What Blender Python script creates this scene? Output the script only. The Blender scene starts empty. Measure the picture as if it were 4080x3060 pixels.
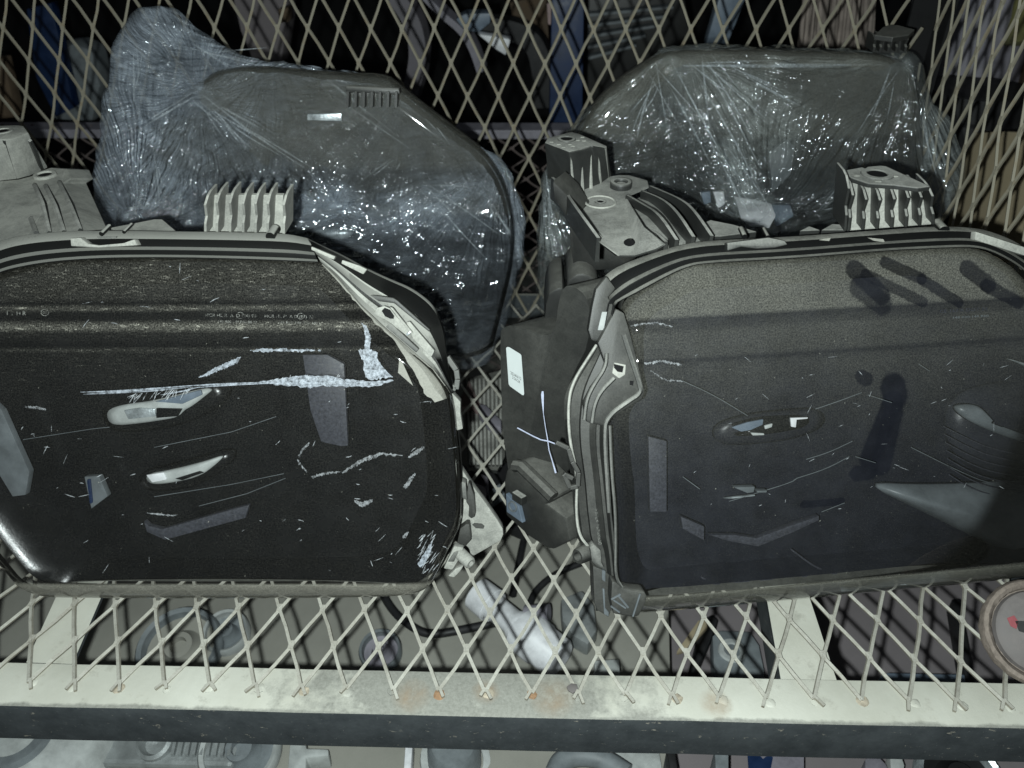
import bpy, bmesh, math, random
from mathutils import Vector, Matrix, noise
from mathutils.bvhtree import BVHTree
random.seed(7)
sc = bpy.context.scene
COL = sc.collection

# ------------------------------------------------------------------ camera
FPX, PITCH, YAW, ROLL, CAMH = 3201.0, 0.62183, 0.03542, -0.00994, 0.46374   # focal length in photo pixels (4080 wide), metres
def _basis():
    cp, sp = math.cos(PITCH), math.sin(PITCH)
    Z = Matrix.Rotation(YAW, 3, 'Z')
    F = Z @ Vector((0, cp, -sp)); R = Z @ Vector((1, 0, 0)); U = Z @ Vector((0, sp, cp))
    c, s = math.cos(ROLL), math.sin(ROLL)
    return F, c*R + s*U, -s*R + c*U
FW, RT, UPV = _basis()
CAM = Vector((0, 0, CAMH))
cd = bpy.data.cameras.new('camera'); cam = bpy.data.objects.new('camera', cd); COL.objects.link(cam)
m3 = Matrix((RT, UPV, -FW)).transposed()
cam.matrix_world = Matrix.Translation(CAM) @ m3.to_4x4()
cd.sensor_width = 36; cd.lens = FPX/4080*36; cd.clip_start = .01; cd.clip_end = 50
cd.dof.use_dof = True; cd.dof.focus_distance = .56; cd.dof.aperture_fstop = 8.5
sc.camera = cam

# ------------------------------------------------------------------ world, flash, exposure
w = bpy.data.worlds.new('World'); sc.world = w; w.use_nodes = True
w.node_tree.nodes['Background'].inputs[0].default_value = (.80, .92, 1, 1)
w.node_tree.nodes['Background'].inputs[1].default_value = .036
ld = bpy.data.lights.new('phone_flash', 'POINT'); ld.energy = 18; ld.shadow_soft_size = .0055; ld.color = (.90, 1, .985)
flash = bpy.data.objects.new('phone_flash', ld); COL.objects.link(flash)
flash.location = CAM - RT*.026 - UPV*.014 + FW*.004
sc.view_settings.view_transform = 'Standard'; sc.view_settings.look = 'None'
sc.view_settings.exposure = .15; sc.view_settings.gamma = 1
sc.cycles.use_denoising = True
sc.cycles.transparent_max_bounces = 12; sc.cycles.max_bounces = 4; sc.cycles.diffuse_bounces = 2; sc.cycles.glossy_bounces = 2; sc.cycles.transmission_bounces = 2
sc.cycles.sample_clamp_indirect = 3

# ------------------------------------------------------------------ measuring: photo position -> direction -> point on a real surface
CR = dict(c1=(0,0,.61483), c2=(1360,0,.61483), c3=(2720,0,.61483), c4=(0,1020,.61483), c5=(1360,1020,.61483), c6=(2720,1020,.61483),
          b1=(0,2040,.61483), b2=(1360,2040,.61483), b3=(2720,2040,.61483), d1=(2150,500,.31646), d3=(2280,1800,.4098), d4=(1640,1850,.30143),
          d5=(3300,640,.22604), d6=(0,480,.36166), d7=(1240,980,.39788), e3=(3200,0,.39783), e5=(1800,1350,.63291), px=(0,0,1.))
def M(k, *l):
    ox, oy, s = CR[k]
    return [(ox + x*s, oy + y*s) for x, y in l]
def ray(p): return FW + RT*((p[0]-2040)/FPX) + UPV*((1530-p[1])/FPX)
def onZ(p, z): d = ray(p); return CAM + d*((z-CAMH)/d.z)
def onY(p, y): d = ray(p); return CAM + d*(y/d.y)
def onX(p, x): d = ray(p); return CAM + d*(x/d.x)
def onP(p, o, n): d = ray(p); return CAM + d*((o-CAM).dot(n)/d.dot(n))
class Frame:
    def __init__(s, A, B, tilt):
        s.o = A.copy(); s.u = (B-A); s.u.z = 0; s.u.normalize()
        back = Vector((0,0,1)).cross(s.u)
        t = math.radians(tilt)
        s.v = Vector((0,0,1))*math.cos(t) + back*math.sin(t)
        s.n = s.u.cross(s.v)
    def pt(s, a, b, c=0): return s.o + s.u*a + s.v*b + s.n*c
    def at(s, p, c=0): return onP(p, s.o + s.n*c, s.n)
    def ab(s, P): d = P - s.o; return d.dot(s.u), d.dot(s.v)

# ------------------------------------------------------------------ materials
MATS = {}
class NT:
    def __init__(s, name):
        s.m = bpy.data.materials.new(name); s.m.use_nodes = True; s.t = s.m.node_tree; s.t.nodes.clear()
        s.out = s.t.nodes.new('ShaderNodeOutputMaterial'); MATS[name] = s.m
    def n(s, ty, ins={}, **props):
        nd = s.t.nodes.new('ShaderNode' + ty)
        for k, v in props.items(): setattr(nd, k, v)
        for k, v in ins.items():
            i = nd.inputs[k]
            if isinstance(v, bpy.types.NodeSocket): s.t.links.new(v, i)
            else: i.default_value = v
        return nd
    def math(s, op, a, b=None, clamp=False):
        return s.n('Math', {0: a, **({1: b} if b is not None else {})}, operation=op, use_clamp=clamp).outputs[0]
    def noise(s, co, scale, detail=4, rough=.6, dist=0):
        return s.n('TexNoise', {'Vector': co, 'Scale': scale, 'Detail': detail, 'Roughness': rough, 'Distortion': dist}).outputs[0]
    def ramp(s, v, a, b, x=0., y=1.):
        return s.n('MapRange', {'Value': v, 'From Min': a, 'From Max': b, 'To Min': x, 'To Max': y}).outputs[0]
    def mix(s, f, a, b):
        nd = s.n('Mix', {}, data_type='RGBA')
        for i, v in ((0, f), (6, a), (7, b)):
            if isinstance(v, bpy.types.NodeSocket): s.t.links.new(v, nd.inputs[i])
            else: nd.inputs[i].default_value = v if i == 0 else (*v, 1)
        return nd.outputs[2]
    def mixs(s, f, a, b): return s.n('MixShader', {0: f, 1: a, 2: b}).outputs[0]
    def bump(s, h, strength, dist): return s.n('Bump', {'Height': h, 'Strength': strength, 'Distance': dist}).outputs[0]
    def obj(s): return s.n('TexCoord').outputs['Object']
    def scaled(s, co, v, rot=(0,0,0)): return s.n('Mapping', {0: co, 'Scale': v, 'Rotation': rot}).outputs[0]
    def done(s, sh): s.t.links.new(sh, s.out.inputs[0]); return s.m
DUST = (.455, .45, .40)
def dusty(name, base, amt=1., lo=.05, hi=.75, dust=DUST, rough=.38, spec=.5, wear=None, floor=.10):
    """plastic or paint with dust lying on whatever faces up"""
    t = NT(name); co = t.obj()
    nz = t.n('SeparateXYZ', {0: t.n('NewGeometry').outputs['Normal']}).outputs[2]
    big = t.noise(co, 28, 5, .62); fine = t.noise(co, 900, 3, .7); mid = t.noise(co, 160, 4, .65)
    f = t.ramp(nz, lo, hi, floor, 1)
    f = t.math('MULTIPLY', f, t.ramp(big, .25, .62, .45, 1.05))
    f = t.math('MULTIPLY', f, t.ramp(mid, .25, .6, .7, 1.1))
    f = t.math('MULTIPLY', f, t.ramp(fine, .3, .6, .72, 1.08))
    f = t.math('MULTIPLY', f, amt, True)
    c = base
    if wear: c = t.mix(t.ramp(t.noise(co, 90, 6, .8), .52, .62), base, wear)
    col = t.mix(f, c, dust)
    r = t.ramp(f, 0, .5, rough, .95)
    b = t.n('Bsdf' + 'Principled', {'Base Color': col, 'Roughness': r, 'Specular IOR Level': spec,
            'Normal': t.bump(fine, .25, .0004)})
    return t.done(b.outputs[0])
def plain(name, col, rough=.5, metal=0., spec=.5, nscale=60, namp=.25, bump=.15):
    t = NT(name); co = t.obj(); nn = t.noise(co, nscale, 6, .65)
    c = t.mix(t.ramp(nn, .3, .7), tuple(x*(1-namp) for x in col), tuple(min(1, x*(1+namp)) for x in col))
    b = t.n('BsdfPrincipled', {'Base Color': c, 'Roughness': t.ramp(nn, .3, .7, rough*.8, min(1, rough*1.25)), 'Metallic': metal,
            'Specular IOR Level': spec, 'Normal': t.bump(t.noise(co, 500, 3), bump, .0005)})
    return t.done(b.outputs[0])

dusty('black_plastic', (.010, .0105, .0105), amt=.32, lo=.1, hi=1.0, floor=.10, rough=.42)
dusty('black_side', (.009, .0095, .0095), amt=.22, lo=-.1, hi=1.0, floor=.14, rough=.45, spec=.35)
dusty('dusty_rim', (.005, .0052, .0052), amt=1.0, lo=.46, hi=.78, floor=.0, rough=.4, spec=.3)
dusty('cream_housing', (.055, .057, .055), amt=1.1, lo=-.35, hi=.6, dust=(.45, .45, .405), floor=.5)
dusty('grey_tab', (.012, .013, .013), amt=1.0, lo=.15, hi=.95, dust=(.46, .46, .42), floor=.05, rough=.33)
dusty('cream_rim', (.007, .0072, .007), amt=1.6, lo=.45, hi=.74, dust=(.43, .43, .39), floor=.0, spec=.3)
dusty('far_mesh_paint', (.10, .08, .075), amt=.6, dust=(.2, .17, .16), rough=.7, spec=.2)
dusty('mesh_paint', (.21, .19, .15), amt=.9, lo=.1, hi=.8, dust=(.48, .47, .415), rough=.6, spec=.25, wear=(.10, .08, .06), floor=.12)
dusty('wall_mesh_paint', (.235, .215, .165), amt=.8, lo=.0, hi=.8, dust=(.30, .285, .235), rough=.65, spec=.2, wear=(.22, .18, .12), floor=.2)
plain('black_gloss', (.006, .0065, .0075), .25, spec=.35)
plain('blue_black', (.014, .0155, .022), .4, spec=.35)  # bluish tone painted in for flash light scattered inside the right lamp
plain('black_matte', (.010, .010, .0105), .75, spec=.2)
plain('chrome', (.55, .60, .62), .30, .55, nscale=120, namp=.45, bump=.6)
plain('smoke_strip', (.044, .046, .058), .5, spec=.4, nscale=500, namp=.4)
plain('pale_strip', (.13, .145, .155), .45)
plain('blue_paint', (.004, .018, .062), .5)
plain('steel_blue', (.13, .165, .21), .45)
plain('mauve_steel', (.13, .12, .135), .55)
plain('pinkish', (.30, .22, .21), .7)
plain('lavender', (.20, .19, .22), .6)
plain('white_plastic', (.72, .73, .75), .45)
plain('grey_plastic', (.17, .19, .20), .55)
plain('pale_grey', (.40, .42, .41), .6)
plain('cast_metal', (.30, .32, .32), .45, .3, bump=.5)
plain('tan_board', (.30, .295, .26), .9, spec=.1, nscale=12, namp=.12)
plain('purple_board', (.20, .18, .185), .9, spec=.1, nscale=12, namp=.12)
plain('cardboard', (.27, .205, .125), .9, spec=.1, nscale=14, namp=.14)
plain('card_tan', (.36, .30, .20), .9, spec=.1, nscale=14, namp=.12)
plain('brown_board', (.09, .062, .038), .8)
plain('olive_bag', (.22, .21, .08), .5)
plain('rubber', (.012, .012, .013), .6)
def scratch_mat():
    t = NT('scratch_white'); co = t.obj()
    g = t.noise(t.scaled(co, (1, 1, 2.5), (0, .6, 0)), 520, 5, .75)
    b = t.n('BsdfPrincipled', {'Base Color': t.mix(t.ramp(g, .35, .65), (.52, .56, .62), (.70, .75, .82)), 'Roughness': .6}).outputs[0]
    t.done(t.mixs(t.ramp(g, .30, .46, .45, 1), t.n('BsdfTransparent').outputs[0], b))
scratch_mat()
def soft_mat(name, col, a, b, k, k0=0.):
    t = NT(name); co = t.obj(); g = t.noise(co, 420, 5, .75)
    d = t.n('BsdfPrincipled', {'Base Color': (*col, 1), 'Roughness': .5}).outputs[0]
    t.done(t.mixs(t.ramp(g, a, b, k0, k), t.n('BsdfTransparent').outputs[0], d))
soft_mat('emboss', (.50, .50, .46), .42, .62, .6)
soft_mat('scuff', (.50, .52, .54), .36, .62, .55)
soft_mat('film_crease', (.60, .66, .70), .30, .6, .34)
soft_mat('smear', (.55, .60, .67), .36, .64, .80, .12)
soft_mat('hairline', (.62, .65, .68), .35, .6, .7)
plain('sticker_white', (.72, .77, .76), .5, namp=.04)
plain('ink', (.02, .02, .02), .6)
plain('pen_white', (.62, .66, .84), .6, nscale=400, namp=.2)
plain('red_label', (.28, .07, .08), .55)
plain('pink_dust', (.21, .175, .15), .95, spec=.1, nscale=200, namp=.3, bump=.8)
plain('label_pink', (.15, .135, .13), .7)
plain('weld_metal', (.40, .35, .27), .7, nscale=300, namp=.4, bump=.8)
plain('rust_weld', (.30, .18, .10), .8, nscale=300, namp=.4, bump=.8)
plain('stick_bundle', (.24, .20, .175), .7, nscale=30, namp=.5)

def beam_mat():
    t = NT('beam_paint'); co = t.obj()
    g = t.n('NewGeometry').outputs['Normal']; nz = t.n('SeparateXYZ', {0: g}).outputs[2]
    big = t.noise(co, 11, 6, .6); mid = t.noise(co, 45, 6, .7); fine = t.noise(co, 500, 4, .7)
    s = t.n('SeparateXYZ', {0: co}).outputs
    # bare grey patch in the middle of the top face, rubbed front edge
    d = t.math('ABSOLUTE', t.math('SUBTRACT', s[0], -.045))
    patch = t.math('ADD', t.ramp(d, .05, .16, .55, 0), t.ramp(mid, .3, .75, -.30, .30))
    edge = t.math('ADD', t.ramp(s[1], -.0125, -.0075, .8, 0), t.ramp(mid, .3, .7, -.3, .3))
    bare = t.math('MAXIMUM', t.ramp(patch, .12, .42), t.ramp(edge, .12, .45))
    spots = t.ramp(t.noise(co, 95, 5, .8), .70, .78)
    bare = t.math('MAXIMUM', bare, t.math('MULTIPLY', spots, .7), True)
    cream = t.mix(t.ramp(big, .3, .7), (.44, .435, .37), (.61, .61, .54))
    cream = t.mix(t.ramp(mid, .55, .8, 0, .35), cream, (.46, .42, .33))
    grey = t.mix(t.ramp(fine, .3, .7), (.17, .17, .15), (.29, .29, .26))
    top = t.mix(t.math('MULTIPLY', bare, .85), cream, grey)
    for sx, sy, r in ((-.0775, .002, .014), (.0135, .003, .016), (-.030, .006, .010), (.117, .001, .012)):
        dd = t.n('VectorMath', {0: co, 1: (sx, sy, 0)}, operation='DISTANCE').outputs['Value']
        top = t.mix(t.math('MULTIPLY', t.ramp(dd, r, r*.3), t.ramp(mid, .35, .65, .1, .75)), top, (.30, .21, .13))
    chips = t.ramp(t.noise(t.scaled(co, (1, 1, 2.2)), 85, 5, .75), .625, .675)
    front = t.mix(t.ramp(mid, .3, .7), (.032, .037, .040), (.066, .074, .078))
    front = t.mix(t.math('MULTIPLY', chips, .75), front, (.36, .33, .27))
    front = t.mix(t.ramp(t.noise(co, 260, 4, .8), .64, .72, 0, .4), front, (.4, .4, .38))
    col = t.mix(t.ramp(nz, .35, .7), front, top)
    b = t.n('BsdfPrincipled', {'Base Color': col, 'Roughness': .62, 'Specular IOR Level': .3, 'Normal': t.bump(mid, .3, .0015)})
    return t.done(b.outputs[0])
beam_mat()

def lens_mat(name, dust_col, lines, caps, streak, tint=.93, speck=.5):
    """clear polycarbonate with settled dust; lines: (v from, v to, dust amount with painted edge light and crease shade); caps: clean finger swipes (a,b,a2,b2,r) in metres"""
    t = NT(name); uv = t.n('UVMap').outputs[0]; s = t.n('SeparateXYZ', {0: uv}).outputs
    fine = t.noise(uv, 1000, 3, .8); mid = t.noise(uv, 300, 4, .7); big = t.noise(uv, 24, 4, .55)
    rs = t.n('ValToRGB', {0: s[1]}); e = rs.color_ramp.elements
    vmax = .30
    rs.inputs[0].default_value = 0
    t.t.links.new(t.math('DIVIDE', s[1], vmax), rs.inputs[0])
    while len(e) > 1: e.remove(e[-1])
    e[0].position = 0; e[0].color = (lines[0][1],)*3 + (1,)
    for v, a in lines[1:]:
        k = e.new(min(1, max(0, v/vmax))); k.color = (a, a, a, 1)
    f = t.math('MULTIPLY', rs.outputs[0], t.ramp(big, .25, .75, .72, 1.2))
    f = t.math('MULTIPLY', f, t.ramp(mid, .3, .7, .8, 1.2))
    f = t.math('MULTIPLY', f, t.ramp(fine, .38, .62, t.ramp(s[1], .016, .022, .85, 1-speck), t.ramp(s[1], .016, .022, 1.15, 1+speck)))
    if streak:
        rsx = t.math('MAXIMUM', t.math('MULTIPLY', t.math('SUBTRACT', rs.outputs[0], .017), t.ramp(s[1], .10, .15)), 0.)
        st = t.noise(t.scaled(uv, (1, 7, 1)), 90, 6, .8)
        st2 = t.noise(t.scaled(uv, (2.2, 9, 1), (0, 0, .9)), 60, 6, .8)
        f = t.math('ADD', f, t.math('MULTIPLY', t.ramp(st, .58, .72), t.math('MULTIPLY', rsx, streak)))
        f = t.math('ADD', f, t.math('MULTIPLY', t.math('MULTIPLY', t.ramp(st2, .55, .68), t.ramp(fine, .45, .6)), t.math('MULTIPLY', rsx, streak*1.6)))
    for (ax, ay, bx, by, r, k) in caps:
        L2 = (bx-ax)**2 + (by-ay)**2 + 1e-9
        pa = t.n('VectorMath', {0: uv, 1: (ax, ay, 0)}, operation='SUBTRACT').outputs[0]
        h = t.math('DIVIDE', t.n('VectorMath', {0: pa, 1: (bx-ax, by-ay, 0)}, operation='DOT_PRODUCT').outputs['Value'], L2, True)
        q = t.n('VectorMath', {0: (bx-ax, by-ay, 0)}, operation='SCALE'); t.t.links.new(h, q.inputs['Scale'])
        d = t.n('VectorMath', {0: t.n('VectorMath', {0: pa, 1: q.outputs[0]}, operation='SUBTRACT').outputs[0]}, operation='LENGTH').outputs['Value']
        d = t.math('ADD', d, t.ramp(mid, .3, .7, -.0005, .0005))
        f = t.math('MULTIPLY', f, t.ramp(d, r*.88, r*1.12, k, 1))
    sp = t.ramp(t.noise(uv, 420, 2, .5), .745, .77, 0, .35)
    f = t.math('MINIMUM', t.math('ADD', f, sp), .9)
    f = t.math('MAXIMUM', f, 0.)
    fr = t.n('Fresnel', {'IOR': 1.45}).outputs[0]
    tr = t.n('BsdfTransparent', {0: (tint, tint, tint, 1)}).outputs[0]
    gl = t.n('BsdfGlossy', {0: (1, 1, 1, 1), 'Roughness': .035}).outputs[0]
    di = t.n('BsdfDiffuse', {0: t.mix(t.ramp(fine, .3, .7), tuple(x*.8 for x in dust_col), tuple(x*1.15 for x in dust_col))}).outputs[0]
    return t.done(t.mixs(f, t.mixs(fr, tr, gl), di))

def film_mat(name, veil=.05, seed=0., col=(.62, .70, .80), glint=1., zones=(), milky=(), pinch=()):
    """stretch film: mostly clear, milky where it piles up; wrinkles fan out of the pinched points, the flash glints along them.
    zones = crumpled areas, milky = several layers (a,b,a2,b2,r); pinch = (a,b,wrinkles per radian)"""
    t = NT(name); uv = t.n('UVMap').outputs[0]
    co = t.n('VectorMath', {0: uv, 1: (seed, seed*.7, 0)}, operation='ADD').outputs[0]
    warp = t.n('TexNoise', {'Vector': co, 'Scale': 16, 'Detail': 3}).outputs[1]
    wv = t.n('VectorMath', {0: warp, 1: (.5, .5, .5)}, operation='SUBTRACT').outputs[0]
    cw = t.n('VectorMath', {0: co, 1: t.n('VectorMath', {0: wv, 'Scale': .035}, operation='SCALE').outputs[0]}, operation='ADD').outputs[0]
    uw = t.n('VectorMath', {0: uv, 1: t.n('VectorMath', {0: wv, 'Scale': .022}, operation='SCALE').outputs[0]}, operation='ADD').outputs[0]
    def zone(zs):
        z = None
        for (ax, ay, bx, by, r) in zs:
            L2 = (bx-ax)**2 + (by-ay)**2 + 1e-9
            pa = t.n('VectorMath', {0: uw, 1: (ax, ay, 0)}, operation='SUBTRACT').outputs[0]
            h = t.math('DIVIDE', t.n('VectorMath', {0: pa, 1: (bx-ax, by-ay, 0)}, operation='DOT_PRODUCT').outputs['Value'], L2, True)
            q = t.n('VectorMath', {0: (bx-ax, by-ay, 0)}, operation='SCALE'); t.t.links.new(h, q.inputs['Scale'])
            d = t.n('VectorMath', {0: t.n('VectorMath', {0: pa, 1: q.outputs[0]}, operation='SUBTRACT').outputs[0]}, operation='LENGTH').outputs['Value']
            k = t.ramp(d, r*.25, r*1.2, 1, 0); z = k if z is None else t.math('MAXIMUM', z, k)
        return z if z is not None else 0.
    big = t.noise(co, 20, 4, .6)
    z = t.math('MULTIPLY', zone(zones), t.ramp(big, .3, .6, .25, 1)); zm = zone(milky)
    H = None; LN = None
    def addw(nn, w, wl):
        nonlocal H, LN
        hh = t.math('MULTIPLY', nn, w); H = hh if H is None else t.math('ADD', H, hh)
        l = t.math('MULTIPLY', t.ramp(t.math('ABSOLUTE', t.math('SUBTRACT', nn, .5)), .0, .03, 1, 0), wl); LN = l if LN is None else t.math('MAXIMUM', LN, l)
    for k, (pa_, pb_, wr) in enumerate(pinch):
        d = t.n('VectorMath', {0: uw, 1: (pa_, pb_, 0)}, operation='SUBTRACT').outputs[0]; sx = t.n('SeparateXYZ', {0: d}).outputs
        an = t.math('ARCTAN2', sx[1], sx[0]); ln = t.n('VectorMath', {0: d}, operation='LENGTH').outputs['Value']
        cv = t.n('CombineXYZ', {0: t.math('MULTIPLY', an, wr), 1: t.math('MULTIPLY', ln, 13.), 2: 3.7*k + seed}).outputs[0]
        fall = t.math('MULTIPLY', t.ramp(ln, .09, .16, 1, .0), t.ramp(ln, .004, .03, .1, 1))
        addw(t.noise(cv, 1, 1.5, .5), t.math('MULTIPLY', fall, 1.2), t.math('MULTIPLY', fall, 1.))
    for rot, sc_, w_ in ((.55, (12, 105, 1), .5), (2.2, (14, 120, 1), .5), (1.35, (30, 90, 1), .45), (2.85, (10, 150, 1), .4)):
        m = t.ramp(t.noise(t.scaled(co, (9, 9, 9), (0, 0, rot)), 1, 2, .5), .42, .60, .12, 1)
        addw(t.noise(t.scaled(cw, sc_, (0, 0, rot)), 1, 1.6, .5), t.math('MULTIPLY', t.math('ADD', t.math('MULTIPLY', z, .9), m), w_), t.math('MULTIPLY', m, .8))
    nrm = t.n('Bump', {'Height': H, 'Strength': 1., 'Distance': .0066}).outputs[0]
    tot = nrm
    amp = t.math('ADD', t.math('MULTIPLY', z, .34), t.ramp(big, .42, .7, .03, .16))
    for rot, scl in ((.55, (110, 620, 1)), (2.25, (95, 680, 1)), (1.45, (330, 420, 1))):
        vc = t.n('TexVoronoi', {'Vector': t.scaled(cw, scl, (0, 0, rot)), 'Scale': 1}).outputs['Color']
        dv = t.n('VectorMath', {0: vc, 1: (.5, .5, .5)}, operation='SUBTRACT').outputs[0]
        sv = t.n('VectorMath', {0: dv}, operation='SCALE'); t.t.links.new(amp, sv.inputs['Scale'])
        tot = t.n('VectorMath', {0: tot, 1: sv.outputs[0]}, operation='ADD').outputs[0]
    tot = t.n('VectorMath', {0: tot}, operation='NORMALIZE').outputs[0]
    lines = t.math('MULTIPLY', LN, t.ramp(t.noise(co, 40, 4, .6), .38, .66))
    v = t.ramp(big, .28, .72, veil*.35, veil*1.6)
    v = t.math('ADD', v, t.math('MULTIPLY', lines, veil*2.2))
    mk = t.math('MULTIPLY', zm, t.math('ADD', t.ramp(t.noise(cw, 60, 4, .6),   .35, .65, .05, .24), t.math('MULTIPLY', lines, .28)))
    v = t.math('ADD', v, mk); v = t.math('ADD', v, t.math('MULTIPLY', z, veil*.6))
    lw = t.n('LayerWeight', {0: .35}).outputs['Facing']
    v = t.math('ADD', v, t.math('MULTIPLY', t.math('POWER', lw, 3.), .16), True)
    tr = t.n('BsdfTransparent', {0: (.97, .975, .98, 1)}).outputs[0]
    gl = t.n('BsdfGlossy', {0: (.9, .95, 1, 1), 'Roughness': .09, 'Normal': tot}).outputs[0]
    fr = t.math('ADD', t.math('MULTIPLY', z, .26*glint), t.math('ADD', .075*glint, t.math('MULTIPLY', t.math('POWER', lw, 3.), .3)))
    di = t.mixs(.25, t.n('BsdfDiffuse', {0: (*col, 1), 'Normal': nrm}).outputs[0], t.n('BsdfTranslucent', {0: (*col, 1)}).outputs[0])
    return t.done(t.mixs(v, t.mixs(fr, tr, gl), di))

# ------------------------------------------------------------------ mesh helpers
def empty(name, loc, label=None, cat=None, group=None):
    o = bpy.data.objects.new(name, None); COL.objects.link(o); o.location = loc; o.empty_display_size = .02
    if label: o['label'] = label; o['category'] = cat
    if group: o['group'] = group
    return o
def rootloc(p):
    L = Vector()
    while p is not None: L += p.location; p = p.parent
    return L
def mesh(name, vs, fs, mat, parent=None, smooth=False, uvs=None, label=None, cat=None, bevel=0, recalc=True, kind=None, sub=0):
    me = bpy.data.meshes.new(name)
    L = rootloc(parent)
    bm = bmesh.new()
    bv = [bm.verts.new(Vector(v) - L) for v in vs]
    for f in fs:
        try: bm.faces.new([bv[i] for i in f])
        except ValueError: pass
    if uvs:
        ul = bm.loops.layers.uv.new('UVMap'); bm.verts.index_update()
        for f in bm.faces:
            for l in f.loops: l[ul].uv = uvs[l.vert.index]
    if recalc: bmesh.ops.recalc_face_normals(bm, faces=bm.faces)
    if bevel:
        es = [e for e in bm.edges if len(e.link_faces) == 2 and e.calc_face_angle(0) > .35]
        bmesh.ops.bevel(bm, geom=es, offset=bevel, segments=2, affect='EDGES', profile=.6, clamp_overlap=True)
    bm.to_mesh(me); bm.free()
    me.materials.append(MATS[mat])
    if smooth:
        me.polygons.foreach_set('use_smooth', [True]*len(me.polygons))
        if smooth != 2:
            try: me.set_sharp_from_angle(angle=math.radians(38))
            except Exception: pass
    o = bpy.data.objects.new(name, me); COL.objects.link(o)
    if parent is not None: o.parent = parent
    if label: o['label'] = label
    if cat: o['category'] = cat
    if kind: o['kind'] = kind
    return o
class MB:
    def __init__(s): s.v = []; s.f = []
    def add(s, vs, fs):
        k = len(s.v); s.v += [Vector(v) for v in vs]; s.f += [tuple(i+k for i in f) for f in fs]; return s
    def prism(s, poly, ext):
        n = len(poly); ext = Vector(ext)
        s.add(list(poly) + [Vector(p)+ext for p in poly], [tuple(range(n)), tuple(range(2*n-1, n-1, -1))] + [(i, (i+1) % n, n+(i+1) % n, n+i) for i in range(n)]); return s
    def box(s, c, X, Y, Z):
        c = Vector(c); X = Vector(X)/2; Y = Vector(Y)/2; Z = Vector(Z)/2
        vs = [c+X*a+Y*b+Z*d for d in (-1, 1) for a, b in ((-1,-1),(1,-1),(1,1),(-1,1))]
        s.add(vs, [(3,2,1,0),(4,5,6,7),(0,1,5,4),(1,2,6,5),(2,3,7,6),(3,0,4,7)]); return s
    def bar(s, A, B, w, h, up=(0,0,1)):
        A = Vector(A); B = Vector(B); d = B-A; L = d.length; d = d/L; up = Vector(up)
        x = d.cross(up).normalized(); z = x.cross(d)
        s.box((A+B)/2, x*w, d*L, z*h); return s
    def tube(s, pts, r, k=8, cap=True):
        pts = [Vector(p) for p in pts]; n = len(pts); rs = r if isinstance(r, (list, tuple)) else [r]*n
        vs = []; px = None
        for i, p in enumerate(pts):
            d = (pts[min(i+1, n-1)] - pts[max(i-1, 0)]).normalized()
            if px is None:
                px = d.orthogonal().normalized()
            px = (px - d*px.dot(d)).normalized(); py = d.cross(px)
            vs += [p + (px*math.cos(6.28318*j/k) + py*math.sin(6.28318*j/k))*rs[i] for j in range(k)]
        fs = [(i*k+j, i*k+(j+1) % k, (i+1)*k+(j+1) % k, (i+1)*k+j) for i in range(n-1) for j in range(k)]
        if cap: fs += [tuple(range(k-1, -1, -1)), tuple((n-1)*k+j for j in range(k))]
        s.add(vs, fs); return s
    def rev(s, o, ax, prof, k=28, x=None):
        """surface of revolution: prof = [(along, radius)]"""
        o = Vector(o); ax = Vector(ax).normalized(); x = ax.orthogonal().normalized(); y = ax.cross(x); vs = []; n = len(prof)
        for a, r in prof: vs += [o + ax*a + (x*math.cos(6.28318*j/k) + y*math.sin(6.28318*j/k))*max(r, 1e-5) for j in range(k)]
        s.add(vs, [(i*k+j, i*k+(j+1) % k, (i+1)*k+(j+1) % k, (i+1)*k+j) for i in range(n-1) for j in range(k)]); return s
    def loft(s, rings, close=True, caps=True):
        n = len(rings[0]); vs = [p for r in rings for p in r]; m = n if close else n-1
        fs = [(i*n+j, i*n+(j+1) % n, (i+1)*n+(j+1) % n, (i+1)*n+j) for i in range(len(rings)-1) for j in range(m)]
        if caps: fs += [tuple(range(n-1, -1, -1)), tuple((len(rings)-1)*n+j for j in range(n))]
        s.add(vs, fs); return s
    def make(s, name, mat, parent=None, **k): return mesh(name, s.v, s.f, mat, parent, **k)
def lerp(a, b, t): return a + (b-a)*t
def resample(pts, n, closed=False):
    P = [Vector(p) for p in pts]
    if closed: P = P + [P[0]]
    d = [0.]
    for a, b in zip(P, P[1:]): d.append(d[-1] + (b-a).length)
    T = d[-1]; out = []; k = 0
    for i in range(n):
        q = T*i/(n if closed else n-1)
        while k < len(d)-2 and d[k+1] < q: k += 1
        out.append(lerp(P[k], P[k+1], 0 if d[k+1] == d[k] else (q-d[k])/(d[k+1]-d[k])))
    return out
def chaikin(pts, it=2, closed=True):
    P = [Vector(p) for p in pts]
    for _ in range(it):
        Q = []; n = len(P)
        if not closed: Q.append(P[0])
        for i in range(n if closed else n-1):
            a, b = P[i], P[(i+1) % n]; Q += [lerp(a, b, .25), lerp(a, b, .75)]
        if not closed: Q.append(P[-1])
        P = Q
    return P
def V2(l): return [Vector((p[0], p[1], 0)) for p in l]

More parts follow.
